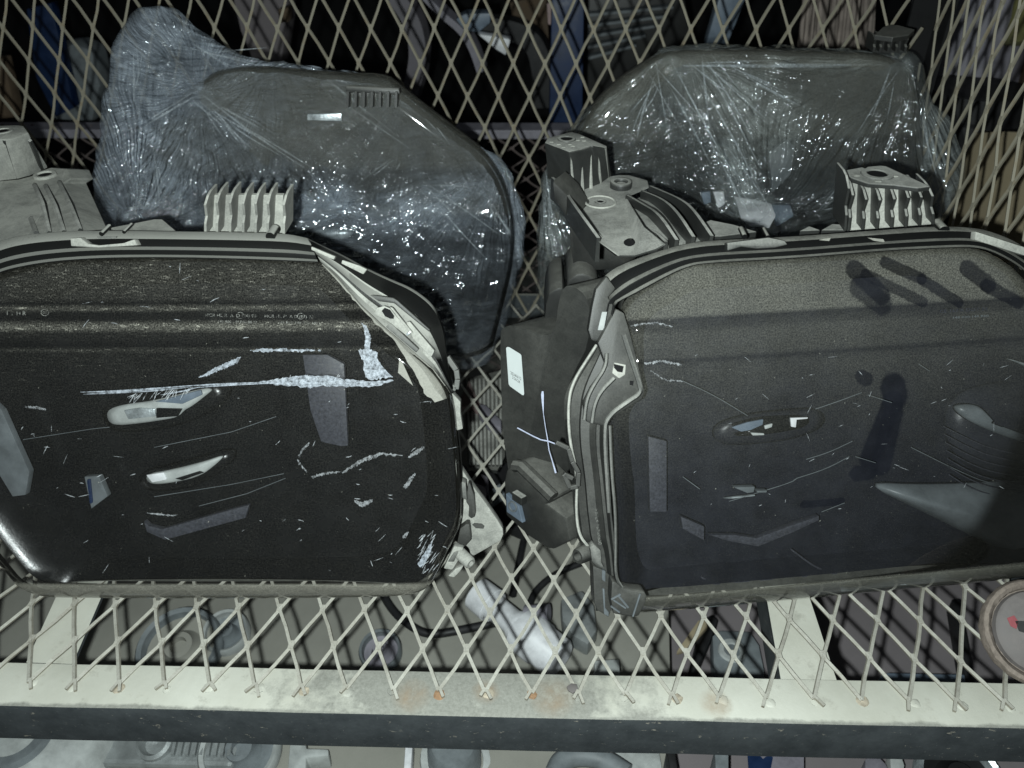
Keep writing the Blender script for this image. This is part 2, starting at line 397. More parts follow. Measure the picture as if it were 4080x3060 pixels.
# ------------------------------------------------------------------ the rack: expanded-metal deck, back and side, on an angle-iron front beam
W_, D_, X0, Y0 = .030, .031136, -.030086, .306412
rack = empty('storage_rack', (0, .30, 0), 'cream painted steel rack with diamond mesh deck, back and side', 'storage rack')
def net(name, node, ni, nj, wd, th, up, mat, parent, skip=None, jit=.0005, slant=.35, first=0):
    """strands between bonded nodes; node(i,j) -> point"""
    mb = MB(); P = {}
    def nd(i, j):
        if (i, j) not in P: P[(i, j)] = Vector(node(i, j)) + Vector([random.gauss(0, jit) for _ in range(3)])*(1 if j > 0 else .3)
        return P[(i, j)]
    for j in range(first, nj):
        for i in range(ni[0], ni[1]):
            a = i + (.5 if j % 2 else 0)
            for s in (-.5, .5):
                if skip and skip(a, j, a+s): continue
                A, B = nd(a, j), nd(a+s, j+1)
                d = (B-A).normalized(); u = Vector(up)
                u = (u + d.cross(u)*slant*(1 if s > 0 else -1)).normalized()
                mid = (A+B)/2 + Vector([random.gauss(0, jit*.7) for _ in range(3)])
                off = d.cross(u).normalized()*wd*.22*(1 if s > 0 else -1)
                mb.bar(A + off - d*.0012, mid + off, wd, th, u); mb.bar(mid + off, B - off*0 + off + d*.0012, wd, th, u)
            if j == 0: continue
            A = nd(a, j)
            dirn = (Vector(node(a, j+1)) - Vector(node(a, j))).normalized()
            mb.bar(A - dirn*.0032, A + dirn*.0032, wd*1.75, th*1.05, up)
    return mb.make(name, mat, parent)
XL, XR = -.66, .352
deck = net('deck_mesh', lambda i, j: (X0 + i*W_, Y0 + j*D_, .0), (-19, 13), 16, .0022, .0019, (0, 0, 1), 'mesh_paint', rack)
wyaw = -.02134
def wn(i, j): return (-.03906 + i*W_*math.cos(wyaw), .80794 + i*W_*math.sin(wyaw), .29629 + (j-10)*D_)
back = net('back_mesh', wn, (-24, 13), 18, .0022, .0019, (0, -1, 0), 'wall_mesh_paint', rack, first=0)
SX = .362
side = net('side_mesh', lambda i, j: (SX, .795 - i*W_*.94, .012 + j*D_*1.15), (0, 13), 13, .0022, .0019, (-1, 0, 0), 'wall_mesh_paint', rack)
# front beam: angle iron
pf = [(.2885, .0), (.3205, .0), (.3205, -.0035), (.2925, -.0035), (.2915, -.0385), (.2885, -.0385)]
mb = MB(); xs = [-.75 + .05*k for k in range(31)]
rings = []
for x in xs:
    dy = random.gauss(0, .0002)
    rings.append([Vector((x, y + dy, z - .0012)) for y, z in pf])
mb.loft(rings); mb.make('front_beam', 'beam_paint', rack, bevel=.0011, smooth=True)
# weld tags where the cut strands meet the beam
for i in range(-12, 13):
    x = X0 + i*W_
    if x < -.42 or x > .37: continue
    mb = MB(); r = random.uniform(.0024, .004)
    prof = [(-.001, r*1.3), (.0001, r), (.0004*random.uniform(.6, 1.5), r*.6), (.0006, .0002)]
    cx = Vector((x + random.uniform(-.001, .004), Y0 - random.uniform(.001, .004), -.001))
    mb.rev(cx, (0, 0, 1), prof, 10)
    mb.v = [v + Vector((noise.noise(v*400), noise.noise(v*400 + Vector((9, 0, 0))), 0))*.0011 for v in mb.v]
    mb.make('weld', 'rust_weld' if i in (-1, 1) else ('beam_paint' if i % 4 else 'weld_metal'), rack, smooth=True)
    mb = MB(); e = Vector((x, Y0, .0004))
    for sgn in (-1, 1):
        if random.random() < .75: mb.bar(e + Vector((0, .001, 0)), e + Vector((sgn*random.uniform(.0025, .0055), -random.uniform(.004, .0085), -.0002)), .0019, .0018)
    if mb.v: mb.make('strand_stub', 'mesh_paint', rack)
# bars under the deck, front to back
def cross_bar(pfl, pfr, pbl, pbr, yb, z=-.0045):
    a, b, c, d = (onZ(p, z) for p in (pfl, pfr, pbr, pbl))
    ext = lambda p, q: p + (q-p)*((yb - p.y)/(q.y-p.y))
    c2, d2 = ext(b, c), ext(a, d)
    m_ = MB().prism([a, b, c2, d2], (0, 0, -.003)); m_.prism([a + Vector((.0001, 0, -.003)), a + Vector((.003, 0, -.003)), d2 + Vector((.003, 0, -.003)), d2 + Vector((.0001, 0, -.003))], (0, 0, -.026))
    return m_.make('cross_bar', 'beam_paint', rack)
cross_bar(*M('b1', (170, 975), (470, 985)), *M('b1', (345, 590), (640, 590)), .80)
cross_bar(*M('b3', (640, 1108), (1005, 1112)), *M('b3', (560, 650), (850, 640)), .80)
# posts and rails of the rack
MB().box((SX + .012, .812, .12), (.004, 0, 0), (0, .03, 0), (0, 0, .62)).box((SX + .0, .826, .12), (.028, 0, 0), (0, .004, 0), (0, 0, .62)).make('corner_post', 'black_matte', rack)
mb = MB().box((-.15, .818, -.010), (1.05, 0, 0), (0, .004, 0), (0, 0, .03)); mb.make('back_rail', 'beam_paint', rack)
mb = MB().box((SX + .008, .55, -.010), (.004, 0, 0), (0, .50, 0), (0, 0, .03)); mb.make('side_rail', 'beam_paint', rack)

# ------------------------------------------------------------------ headlamp building blocks
def inset_ring(P, d):
    n = len(P); out = []
    A = sum((P[i].x*P[(i+1) % n].y - P[(i+1) % n].x*P[i].y) for i in range(n))
    sg = 1 if A > 0 else -1
    for i in range(n):
        t = (P[(i+1) % n] - P[i-1]).normalized()
        out.append(P[i] + Vector((-t.y, t.x, 0))*d*sg)
    return out
def outward(o, n):
    """make the front skin's normals point out of the lamp"""
    me = o.data; k = sum(1 if p.normal.dot(n) > 0 else -1 for p in me.polygons[len(me.polygons)//4:len(me.polygons)//3])
    if k < 0: me.flip_normals()
def lens_shell(fr, outl, mat, parent, prof, dome, nfun, N=220, name='lens'):
    """closed outline (photo points on the lens plane) -> moulded clear cover, uv = metres on the lens plane"""
    P = [fr.ab(fr.at(p)) for p in outl]; P = resample(chaikin(V2(P), 2), N, True)
    rings = [(inset_ring(P, d), c) for d, c in prof]
    base, c0 = rings[-1]; cen = sum(base, Vector())/N
    K = 26
    for k in range(1, K+1):
        s = 1 - k/K*.995
        for _ in range(14): base = [(base[i-1] + base[i]*2 + base[(i+1) % N])/4 for i in range(N)]
        rings.append(([cen + (q-cen)*s for q in base], c0 + dome*(1-s*s)))
    vs, uv = [], []
    for R, c in rings:
        for q in R:
            p_ = fr.pt(q.x, q.y, c + nfun(q.x, q.y)); p_.z = max(p_.z, .0035); vs.append(p_); uv.append((q.x, q.y))
    n = N
    fs = [(i*n+j, i*n+(j+1) % n, (i+1)*n+(j+1) % n, (i+1)*n+j) for i in range(len(rings)-1) for j in range(n)]
    fs.append(tuple((len(rings)-1)*n+j for j in range(n)))
    o = mesh(name, vs, fs, mat, parent, smooth=2, uvs=uv)
    outward(o, fr.n)
    bvh = BVHTree.FromPolygons(vs, fs)
    return o, bvh, P
def hit(bvh, p, fr, lift=.0003):
    d = ray(p).normalized(); h = bvh.ray_cast(CAM, d)
    if h[0] is None: return fr.at(p, .004)
    return h[0] - d*lift
def decal(bvh, fr, poly, mat, parent, name='scratch', lift=.0003):
    """thin gouge lying on the lens; fan of quads along the outline so that it follows the curve"""
    n = len(poly)//2; A = resample(V2(poly[:n]), 44); B = resample(V2(poly[n:][::-1]), 44)
    vs = []
    for k, (a, b) in enumerate(zip(A, B)):
        if mat == 'scuff': m_ = (a+b)/2; a = lerp(a, m_, .38); b = lerp(b, m_, .38)
        if 0 < k < 43:
            j = Vector((random.gauss(0, 1.2), random.gauss(0, 1.8), 0)); a = a + j; b = b + Vector((random.gauss(0, 1.2), random.gauss(0, 2.6), 0))
        vs += [hit(bvh, a, fr, lift), hit(bvh, b, fr, lift)]
    return mesh(name, vs, [(2*i, 2*i+1, 2*i+3, 2*i+2) for i in range(43)], mat, parent, recalc=False)
def sliver(bvh, fr, pts, wpx, mb, lift=.0003):
    P = resample(V2(pts), max(3, len(pts)*2)); n = len(P); vs = []
    for i, p in enumerate(P):
        t = (P[min(i+1, n-1)] - P[max(i-1, 0)]).normalized(); q = Vector((-t.y, t.x, 0))*wpx*.5*(math.sin(math.pi*(i+.35)/(n-.3)) + .12)
        vs += [hit(bvh, p-q, fr, lift), hit(bvh, p+q, fr, lift)]
    mb.add(vs, [(2*i, 2*i+1, 2*i+3, 2*i+2) for i in range(n-1)])
def band(fr, outer, inner, prof, mat, parent, name, N=90, closed=False):
    """moulded rim: prof = [(t across from outer to inner, height)]"""
    O = resample(chaikin(V2(outer), 2, False), N); I = resample(chaikin(V2(inner), 2, False), N)
    rows = []
    for t, c in prof:
        rows.append([fr.at(lerp(o, i, t), c) for o, i in zip(O, I)])
    vs = [p for r in rows for p in r]; R = len(rows)
    fs = [(r*N+j, r*N+j+1, (r+1)*N+j+1, (r+1)*N+j) for r in range(R-1) for j in range(N-1)]
    fs += [tuple(r*N for r in range(R)), tuple(r*N+N-1 for r in range(R-1, -1, -1))]
    return mesh(name, vs, fs, mat, parent, smooth=True)
def plate(fr, poly, c, th, mat, parent, name, bevel=.0006, smooth=True):
    """plate of real thickness standing at height c over the lens plane"""
    return MB().prism([fr.at(p, c) for p in poly], fr.n*-th).make(name, mat, parent, bevel=bevel, smooth=smooth)
def bezel(fr, P, parent, depth, mat='black_gloss', nf=lambda b: 0.):
    n = len(P); cen = sum(P, Vector())/n
    rings = []
    for s, c in ((.975, -.0135), (.95, -.016), (.90, -.5*depth - .004), (.84, -depth), (.4, -depth*1.03), (.02, -depth*1.03)):
        R = []
        for q in P:
            g_ = cen + (q-cen)*s; p = fr.pt(g_.x, g_.y, c + nf(g_.y)*1.1); p.z = max(p.z, .0065); R.append(p)
        rings.append(R)
    mb = MB().loft(rings, caps=False); mb.f.append(tuple(5*n+j for j in range(n)))
    return mb.make('bezel', mat, parent, smooth=True, recalc=False)
def body(fr, P, parent, mat, depth, shrink=.72, shift=(0, .0), nf=lambda b: 0.):
    """the closed housing behind the lens"""
    n = len(P); cen = sum(P, Vector())/n; rings = []
    for s, c in ((.998, -.0155), (1.0, -.017), (.995, -.03), (.93, -.055), (shrink+.1, -depth*.8), (shrink, -depth), (.1, -depth*1.02)):
        k = min(1, (-c)/depth)
        R = []
        for q in P:
            g = cen + (q-cen)*s; p = fr.pt(g.x + shift[0]*k, g.y + shift[1]*k, c + nf(q.y)*(1-k))
            p.z = max(p.z, .002); R.append(p)
        rings.append(R)
    mb = MB().loft(rings, caps=False); n_ = len(rings); mb.f.append(tuple((n_-1)*n+j for j in range(n)))
    return mb.make('housing', mat, parent, smooth=True)
def fins(mb, xs, ytop, ybot, Yf, depth, th, lean=0., curve=.25):
    """upright fins standing at depth Yf; xs/ytop/ybot in photo units along the foot"""
    for x, yt, yb in zip(xs, ytop, ybot):
        A = onY((x, yb), Yf); B = onY((x + lean, yt), Yf + depth*.15); h = B.z - A.z
        prof = [(0, 0), (0, .30), (.12, .45), (.05, .62), (-.02, .80), (.25, .96), (.5, 1.0), (1, 1.0), (1, 0)]
        poly = [Vector((lerp(A.x, B.x, v), Yf + u*depth + (A.y-Yf), A.z + v*h)) for u, v in prof]
        poly = [p - Vector((th/2, 0, 0)) for p in poly]
        mb.prism(poly, (th, 0, 0))
def ring(mb, c, ax, r0, r1, h, k=28):
    mb.rev(c, ax, [(-h, r0), (0, r0), (h*.6, r0 + (r1-r0)*.15), (h*.6, r1 - (r1-r0)*.15), (0, r1), (-h*1.5, r1)], k)
#PART2
# ------------------------------------------------------------------ front left headlamp (cream dust, scratched cover)
LLF = Frame(onZ((200, 2400), .013), onZ((1650, 2400), .013), 24)
LL = empty('headlight', LLF.pt(.13, 0), 'front left headlight with scratched black lens and thick cream dust on its rim', 'headlight', 'car headlights on the rack')
ll_out = ([(-120, 1130)] + M('c4', (0, 90), (200, 48), (400, 22), (1000, 0), (1600, 14), (2040, 30)) + M('d7', (110, 165), (260, 300), (510, 590), (740, 805), (1060, 1080), (1230, 1230), (1370, 1420), (1425, 1600))
          + M('c5', (748, 1200), (768, 1400), (775, 1600)) + M('b2', (780, 0), (768, 120), (715, 215), (640, 370), (560, 520), (420, 600), (0, 632)) + M('b1', (1600, 645), (1000, 645), (370, 632), (230, 610), (110, 500), (0, 365))
          + [(-150, 2080), (-230, 1750), (-230, 1400)])
bL = lambda y, x=1000: LLF.ab(LLF.at((x, y), .002))[1]
def roll(b): return -.011*max(0, min(1.35, 1 - b/.017))**2
def ll_n(a, b):
    # the two shallow steps that run across the cover
    s = lambda e, k: 1/(1 + math.exp(max(-40, min(40, (b-e)*k))))
    return -.0035 + .0022*s(bL1, 900) + .0018*s(bL2, 900) + .0015*s(bL3, 900) + roll(b)
bL1, bL2, bL3 = bL(1222), bL(1290), bL(1388)
lens_mat('lens_scratched', (.50, .48, .41), [(0, .28), (.011, .30), (.0150, .34), (.0175, .016), (.05, .016), (.10, .016), (.135, .018), (bL3-.002, .024), (bL3, .05), (bL3+.002, .014), (bL2-.005, .028), (bL2-.0012, .16), (bL2+.0006, .09), (bL2+.003, .018), (bL1-.003, .020), (bL1-.0008, .11), (bL1+.0018, .014), (bL1+.006, .045), (bL1+.02, .06), (.29, .06)], [], 11, speck=.85)  # real dust, with bottom-edge flash light and a black-lifting haze painted in
lensL, bvL, PL = lens_shell(LLF, ll_out, 'lens_scratched', LL, [(0, -.011), (.0006, -.004), (.0022, -.0005), (.0055, .002), (.010, .003)], .005, ll_n)
bezel(LLF, PL, LL, .045, nf=roll)
body(LLF, PL, LL, 'black_side', .105, shift=(.0, .02), nf=roll)
# rim above the lens: top face, seal groove, two ridges
topo = [(-130, 1010)] + M('c1', (0, 1560), (160, 1520), (450, 1498), (700, 1494), (1100, 1500), (1500, 1504), (1850, 1512), (2000, 1545))
topi = [(-125, 1140)] + M('c4', (0, 96), (200, 52), (400, 26), (700, 8), (1100, 6), (1500, 14), (1850, 26), (2060, 36))
band(LLF, topo, topi, [(0, -.035), (0, -.012), (.30, -.0035), (.36, -.004), (.60, -.005), (.62, -.004), (.72, .0012), (.76, .0012), (.91, .0004), (1.0, .0052), (1.04, .005), (1.04, -.006)], 'cream_rim', LL, 'top_rim')
dgo = M('c1', (1990, 1542)) + M('d7', (140, 10), (300, 80), (560, 225), (800, 335), (1000, 415), (1180, 545), (1270, 660), (1330, 820), (1352, 1000), (1368, 1160), (1420, 1420))
dgi = M('d7', (100, 165), (170, 225), (260, 310), (380, 450), (510, 600), (640, 715), (740, 815), (900, 945), (1060, 1090), (1150, 1165), (1235, 1235), (1410, 1480))
band(LLF, dgo, dgi, [(0, -.035), (0, -.008), (.05, -.004), (.09, -.0055), (.40, -.009), (.44, -.0085), (.66, .0005), (.70, .0005), (.75, -.003), (.86, -.002), (1.0, .0035), (1.02, -.006)], 'cream_rim', LL, 'side_rim')
# clip ramps and bumps on the rim
plate(LLF, M('c1', (455, 1545), (520, 1540), (570, 1580), (640, 1590), (800, 1575), (870, 1550), (890, 1590), (640, 1605), (460, 1595)), .0015, .006, 'cream_housing', LL, 'rim_catch')
plate(LLF, M('c1', (625, 1532), (755, 1532), (750, 1552), (640, 1556)), -.004, .004, 'grey_tab', LL, 'rim_slot')
for a in ((670, 1490, 55), (815, 1478, 40), (1760, 1508, 110)):
    mb = MB(); c = onY(M('c1', (a[0], a[1] + 14))[0], LLF.at(M('c1', (a[0], 1510))[0], -.008).y); r = a[2]*.3*.61483*.00015
    mb.rev(c - Vector((0, .003, 0)), (0, 1, 0), [(0, 0.0001), (0, r), (.012, r), (.013, 0.0001)], 20); mb.make('rim_bump', 'cream_rim', LL, smooth=True)
plate(LLF, M('d7', (0, 5), (240, 105), (225, 140), (0, 40)), .001, .005, 'cream_housing', LL, 'seal_strip')
plate(LLF, M('d7', (310, 140), (490, 200), (560, 235), (520, 285), (300, 175)), .001, .005, 'cream_housing', LL, 'seal_strip')
# boss with hole, guide bars and ribs on the slanted rim
plate(LLF, M('d7', (620, 680), (660, 620), (730, 600), (790, 625), (850, 700), (1000, 870), (960, 905), (760, 750)), .003, .006, 'cream_housing', LL, 'boss')
plate(LLF, M('d7', (705, 650), (735, 618), (790, 640), (830, 700), (825, 730), (790, 728), (740, 705)), .0034, .001, 'black_matte', LL, 'boss_hole', bevel=0)  # thin black plate painting the shade inside the hole
plate(LLF, M('d7', (745, 810), (790, 770), (1075, 1035), (1050, 1070)), .0045, .005, 'grey_tab', LL, 'guide_bar')
plate(LLF, M('d7', (950, 765), (985, 755), (1235, 1050), (1205, 1110), (1170, 1085), (1020, 930)), .003, .005, 'cream_housing', LL, 'wedge_rib')
plate(LLF, M('d7', (780, 605), (815, 620), (1020, 870), (990, 880)), .0055, .004, 'cream_housing', LL, 'guide_bar')
plate(LLF, M('d7', (945, 880), (990, 850), (1000, 870), (960, 905)), .006, .003, 'chrome', LL, 'metal_pin')
for poly in (((560, 510), (600, 490), (820, 520), (860, 545), (1190, 840), (1180, 862), (830, 575), (600, 545)),):
    plate(LLF, M('d7', *poly), -.001, .005, 'black_plastic', LL, 'seam_rib')
# dust lying on the ledge of the cover
do = V2(M('d7', (112, 176), (260, 308), (500, 592), (735, 812), (900, 955), (1060, 1090), (1230, 1240), (1375, 1440), (1410, 1510)))
di_ = V2(M('d7', (108, 186), (240, 325), (478, 604), (700, 822), (835, 950), (960, 1150), (1050, 1300), (1150, 1500), (1235, 1562)))
O_, I_ = resample(do, 40), resample(di_, 40); vs = []
for k, (o, i) in enumerate(zip(O_, I_)):
    i = i + Vector((noise.noise(i*.05)*7, noise.noise(i*.05 + Vector((5, 5, 5)))*7, 0)) if 5 < k else i
    vs += [hit(bvL, o, LLF, .0004), hit(bvL, lerp(o, i, .5), LLF, .0006), hit(bvL, i, LLF, .0003)]
plain('settled_dust', (.31, .305, .27), 1., spec=0, nscale=900, namp=.16)
mesh('dust_ledge', vs, [(3*k+j, 3*k+j+1, 3*k+j+4, 3*k+j+3) for k in range(39) for j in (0, 1)], 'settled_dust', LL, recalc=False)
plate(LLF, M('d7', (880, 1140), (905, 1150), (1020, 1400), (985, 1370), (870, 1270)), .0062, .0006, 'settled_dust', LL, 'dust_patch', bevel=0)
# side clip loop, torn edge, adjuster bracket
mb = MB(); lp = [LLF.at(p, -.012) for p in M('d7', (1335, 1120), (1365, 1110), (1455, 1240), (1468, 1330), (1455, 1430), (1400, 1400), (1360, 1290), (1325, 1280))]
for a, b in zip(lp, lp[1:]): mb.bar(a, b, .0035, .006, LLF.n)
mb.make('clip_loop', 'grey_tab', LL, bevel=.0005)
plate(LLF, M('c5', (700, 870), (735, 905), (772, 945), (772, 1020), (788, 1120), (745, 1132), (725, 1000)), -.012, .01, 'cream_housing', LL, 'torn_edge')
plate(LLF, M('d4', (560, -40), (625, 0), (785, 250), (965, 490), (1130, 725), (1205, 850), (1215, 930), (1180, 1010), (1050, 1085), (820, 1215), (775, 1195), (760, 1120), (640, 1000), (640, 800), (640, 500), (600, 200)), -.028, .010, 'cream_housing', LL, 'lower_bracket', bevel=.002)
plate(LLF, M('d4', (800, 800), (830, 775), (930, 785), (965, 815), (950, 852), (850, 845)), -.0276, .001, 'black_plastic', LL, 'bracket_slot', bevel=0)  # dark plate laid on for the shade in the slot
plate(LLF, M('d4', (630, 210), (720, 260), (735, 480), (640, 440)), -.016, .012, 'grey_tab', LL, 'clip_block', bevel=.001)
plate(LLF, M('d4', (745, 250), (775, 255), (830, 420), (845, 640), (830, 700), (790, 720), (750, 690), (760, 560), (720, 500)), -.02, .008, 'black_side', LL, 'clip_arm', bevel=.0015)
plate(LLF, M('d4', (640, 850), (720, 790), (765, 790), (790, 1000), (700, 1100), (600, 1040)), -.018, .010, 'black_side', LL, 'clip_arm', bevel=.0015)
plate(LLF, M('d4', (560, 1080), (690, 1100), (640, 1240), (540, 1400), (420, 1380)), -.014, .008, 'cream_housing', LL, 'adjuster_block', bevel=.0012)
plate(LLF, M('d4', (480, 1290), (560, 1170), (620, 1150), (560, 1290)), -.0125, .003, 'grey_tab', LL, 'adjuster_window', bevel=.0005)
mb = MB(); a, b = LLF.at(M('d4', (640, 1180))[0], -.018), LLF.at(M('d4', (785, 1315))[0], -.010); d = (b-a)
mb.rev(a, d, [(0, .0048), (d.length*.92, .0044), (d.length, .0036), (d.length, .0024), (d.length*.7, .0022), (d.length*.7, .0001)], 20); mb.make('adjuster_screw', 'cream_housing', LL, smooth=True)
plate(LLF, M('d4', (480, 1480), (580, 1380), (690, 1340), (640, 1420), (560, 1500)), -.016, .006, 'cream_housing', LL, 'adjuster_foot', bevel=.001)
# ribbed tab behind the rim, and a sheet of dusty housing behind it
yt = LLF.at(M('c1', (1500, 1510))[0], -.012).y + .006
mb = MB(); xs = [1330, 1405, 1490, 1575, 1655, 1735, 1838]
fx = [M('c1', (x, 0))[0][0] for x in xs]; tp = [M('c1', (0, y))[0][1] for y in (1262, 1248, 1246, 1250, 1252, 1252, 1262)]
LLT = empty('mounting_tab', (0, 0, 0)); LLT.parent = LL; LLT.location = -LL.location
for x, t_ in zip(fx, tp):
    mb = MB(); fins(mb, [x], [t_], [M('c1', (0, 1520))[0][1]], yt, .022, .0017, lean=6); mb.make('fin', 'cream_housing', LLT, bevel=.0004)
A, B = onY((fx[0], M('c1', (0, 1525))[0][1]), yt + .012), onY((fx[-1], M('c1', (0, 1525))[0][1]), yt + .012); T1, T0 = onY((fx[-1]-2, tp[-1] + 2), yt + .016), onY((fx[0] + 4, tp[0] + 2), yt + .016)
MB().prism([A, B, T1, T0], (0, .004, 0)).make('tab_plate', 'cream_housing', LLT, bevel=.0006)
zt = onY(M('c1', (900, 1500))[0], yt).z - .003
MB().prism([onZ(p, zt) for p in M('c1', (715, 1475), (900, 1440), (1000, 1420), (1050, 1420), (1145, 1500), (1000, 1515), (760, 1500))], (0, 0, -.01)).make('rear_shelf', 'cream_housing', LL, bevel=.0005)
# tall mounting bracket at the left edge
BKL = empty('mounting_bracket', (0, 0, 0)); BKL.parent = LL; BKL.location = -LL.location
zp, ztop = .2345, .268
up = [onZ(p, zp) for p in M('d6', (-260, 690), (40, 665), (200, 650), (335, 615), (480, 545), (560, 520), (625, 525), (740, 535), (785, 640), (700, 690))]
lo = [onY(p, LLF.at(p, -.015).y) for p in M('d6', (905, 1225), (560, 1245), (300, 1270), (0, 1345), (-260, 1400))]
MB().prism(up + lo, (0, .03, -.012)).make('skirt', 'cream_housing', BKL, bevel=.001)
tb = [onZ(p, zp) for p in M('d6', (-260, 700), (200, 645), (330, 610), (485, 540))]; tt = [onZ(p, ztop) for p in M('d6', (-260, 215), (120, 200), (190, 185), (310, 130))]
bk = [onZ(p, ztop) for p in M('d6', (255, 55), (180, 48), (-260, 62))]
bb = [Vector((p.x + (.008 if i == 0 else 0), p.y, zp)) for i, p in enumerate(bk)]
MB().loft([tb + bb, tt + bk]).make('tower', 'cream_housing', BKL, bevel=.0012, smooth=True)
for (p0, p1) in (((-90, 225), (55, 655)), ((50, 215), (185, 640)), ((190, 190), (322, 602)), ((330, 220), (465, 545))):
    a, b = onZ(M('d6', p0)[0], ztop - .001), onZ(M('d6', p1)[0], zp); MB().bar(a, b, .0018, .0022, (0, -1, .3)).make('rib', 'grey_tab', BKL)
for pl in (((390, 720), (480, 930), (555, 1250)), ((510, 730), (620, 960), (715, 1240)), ((660, 690), (790, 960), (895, 1220)), ((350, 1090), (410, 1250))):
    q = M('d6', *pl); k = len(q); P_ = []
    for i, p in enumerate(q):
        f = i/(k-1); z = lerp(zp + .002, LLF.at(p, -.015).z, f); P_.append(onZ(p, z) + Vector((0, -.0006, .0008)))
    MB().tube(P_, .0017, 6).make('rib', 'grey_tab', BKL, smooth=True)
mb = MB(); ring(mb, onZ(M('d6', (495, 605))[0], zp + .001), (0, 0, 1), .0055, .0085, .0022); mb.make('bolt_boss', 'cream_housing', BKL, smooth=True)
mb = MB(); ring(mb, onZ(M('d6', (30, 118))[0], ztop), (0, 0, 1), .0048, .0072, .0012); mb.make('bolt_boss', 'cream_housing', BKL, smooth=True)
mb = MB().rev(onZ(M('d6', (495, 605))[0], zp + .0012), (0, 0, 1), [(0, .0056), (0, .0001)], 20); mb.make('bolt_hole', 'black_matte', BKL)  # this disc and the next paint the bolt holes' darkness black
mb = MB().rev(onZ(M('d6', (30, 118))[0], ztop + .0004), (0, 0, 1), [(0, .0048), (0, .0001)], 20); mb.make('bolt_hole', 'black_matte', BKL)
# lamp units seen through the cover
def unit(fr, poly, c, mat, name, th=.006, parent=LL, bevel=.0008): return plate(fr, poly, c, th, mat, parent, name, bevel=bevel)
def shell_unit(fr, poly, c, mat, name, parent, bulge=.006):
    """curved reflector cap: outline filled with a bulged fan"""
    P = [fr.at(p, c) for p in chaikin(V2(poly), 2)]; cen = sum(P, Vector())/len(P); rings = []
    for s, h in ((1, -.006), (1, 0), (.8, bulge*.5), (.5, bulge*.85), (.2, bulge)): rings.append([cen + (q-cen)*s + fr.n*h for q in P])
    return MB().loft(rings).make(name, mat, parent, smooth=2)
shell_unit(LLF, M('c4', (690, 1000), (790, 965), (1000, 940), (1310, 858), (1375, 868), (1330, 905), (1240, 975), (1190, 1000), (1150, 1045), (1040, 1065), (900, 1085), (760, 1098), (700, 1075)), -.022, 'pale_grey', 'projector', LL, .0022)
unit(LLF, M('c4', (800, 1000), (900, 985), (1000, 990), (1010, 1040), (830, 1060)), -.018, 'chrome', 'projector_facet', th=.002)
unit(LLF, M('c4', (1010, 985), (1180, 990), (1150, 1040), (1010, 1052)), -.0185, 'black_gloss', 'projector_facet', th=.002)
unit(LLF, M('c4', (1000, 945), (1300, 868), (1310, 900), (1180, 960)), -.0185, 'steel_blue', 'projector_facet', th=.002)
shell_unit(LLF, M('c4', (935, 1418), (1100, 1390), (1300, 1340), (1455, 1290), (1400, 1350), (1300, 1425), (1150, 1465), (970, 1485)), -.022, 'pale_grey', 'projector', LL, .002)
unit(LLF, M('c4', (945, 1420), (1060, 1402), (1080, 1450), (985, 1470)), -.019, 'white_plastic', 'projector_facet', th=.002)
unit(LLF, M('c4', (1130, 1445), (1290, 1395), (1320, 1405), (1180, 1455)), -.0188, 'black_gloss', 'projector_facet', th=.002)
for c_, q in ((-.030, ((640, 960), (900, 905), (1200, 820), (1430, 800), (1500, 900), (1380, 1010), (1200, 1090), (950, 1140), (700, 1140))), (-.030, ((880, 1400), (1150, 1350), (1500, 1240), (1520, 1330), (1330, 1470), (1150, 1520), (930, 1530)))):
    shell_unit(LLF, M('c4', *q), c_, 'black_gloss', 'projector_shroud', LL, .004)
unit(LLF, M('c4', (1960, 640), (2120, 640), (2230, 700), (2255, 1230), (2212, 1235), (2080, 1205), (2010, 1000)), -.030, 'smoke_strip', 'light_guide')
unit(LLF, M('c4', (-40, 950), (10, 1000), (190, 1400), (165, 1550), (80, 1560), (-60, 1330)), -.022, 'pale_strip', 'light_guide')
unit(LLF, M('c4', (545, 1430), (640, 1425), (698, 1558), (590, 1640)), -.028, 'pale_strip', 'reflector_tip')
unit(LLF, M('c4', (560, 1450), (585, 1445), (600, 1600), (580, 1610)), -.027, 'blue_paint', 'reflector_tip', th=.002)
unit(LLF, M('b1', (930, 60), (960, 90), (1050, 112), (1530, -25), (1615, -45), (1590, 40), (1070, 182), (950, 130)), -.030, 'smoke_strip', 'light_guide')
for q in (((1000, 1240), (1500, 1140), (1790, 1040)), ((1000, 1560), (1500, 1480), (1840, 1410)), ((150, 1190), (600, 1120), (900, 1090)), ((1290, 1620), (1600, 1540), (1850, 1440))):
    MB().tube([LLF.at(p, -.034) for p in M('c4', *q)], .00028, 5).make('bezel_edge', 'pale_strip', LL)
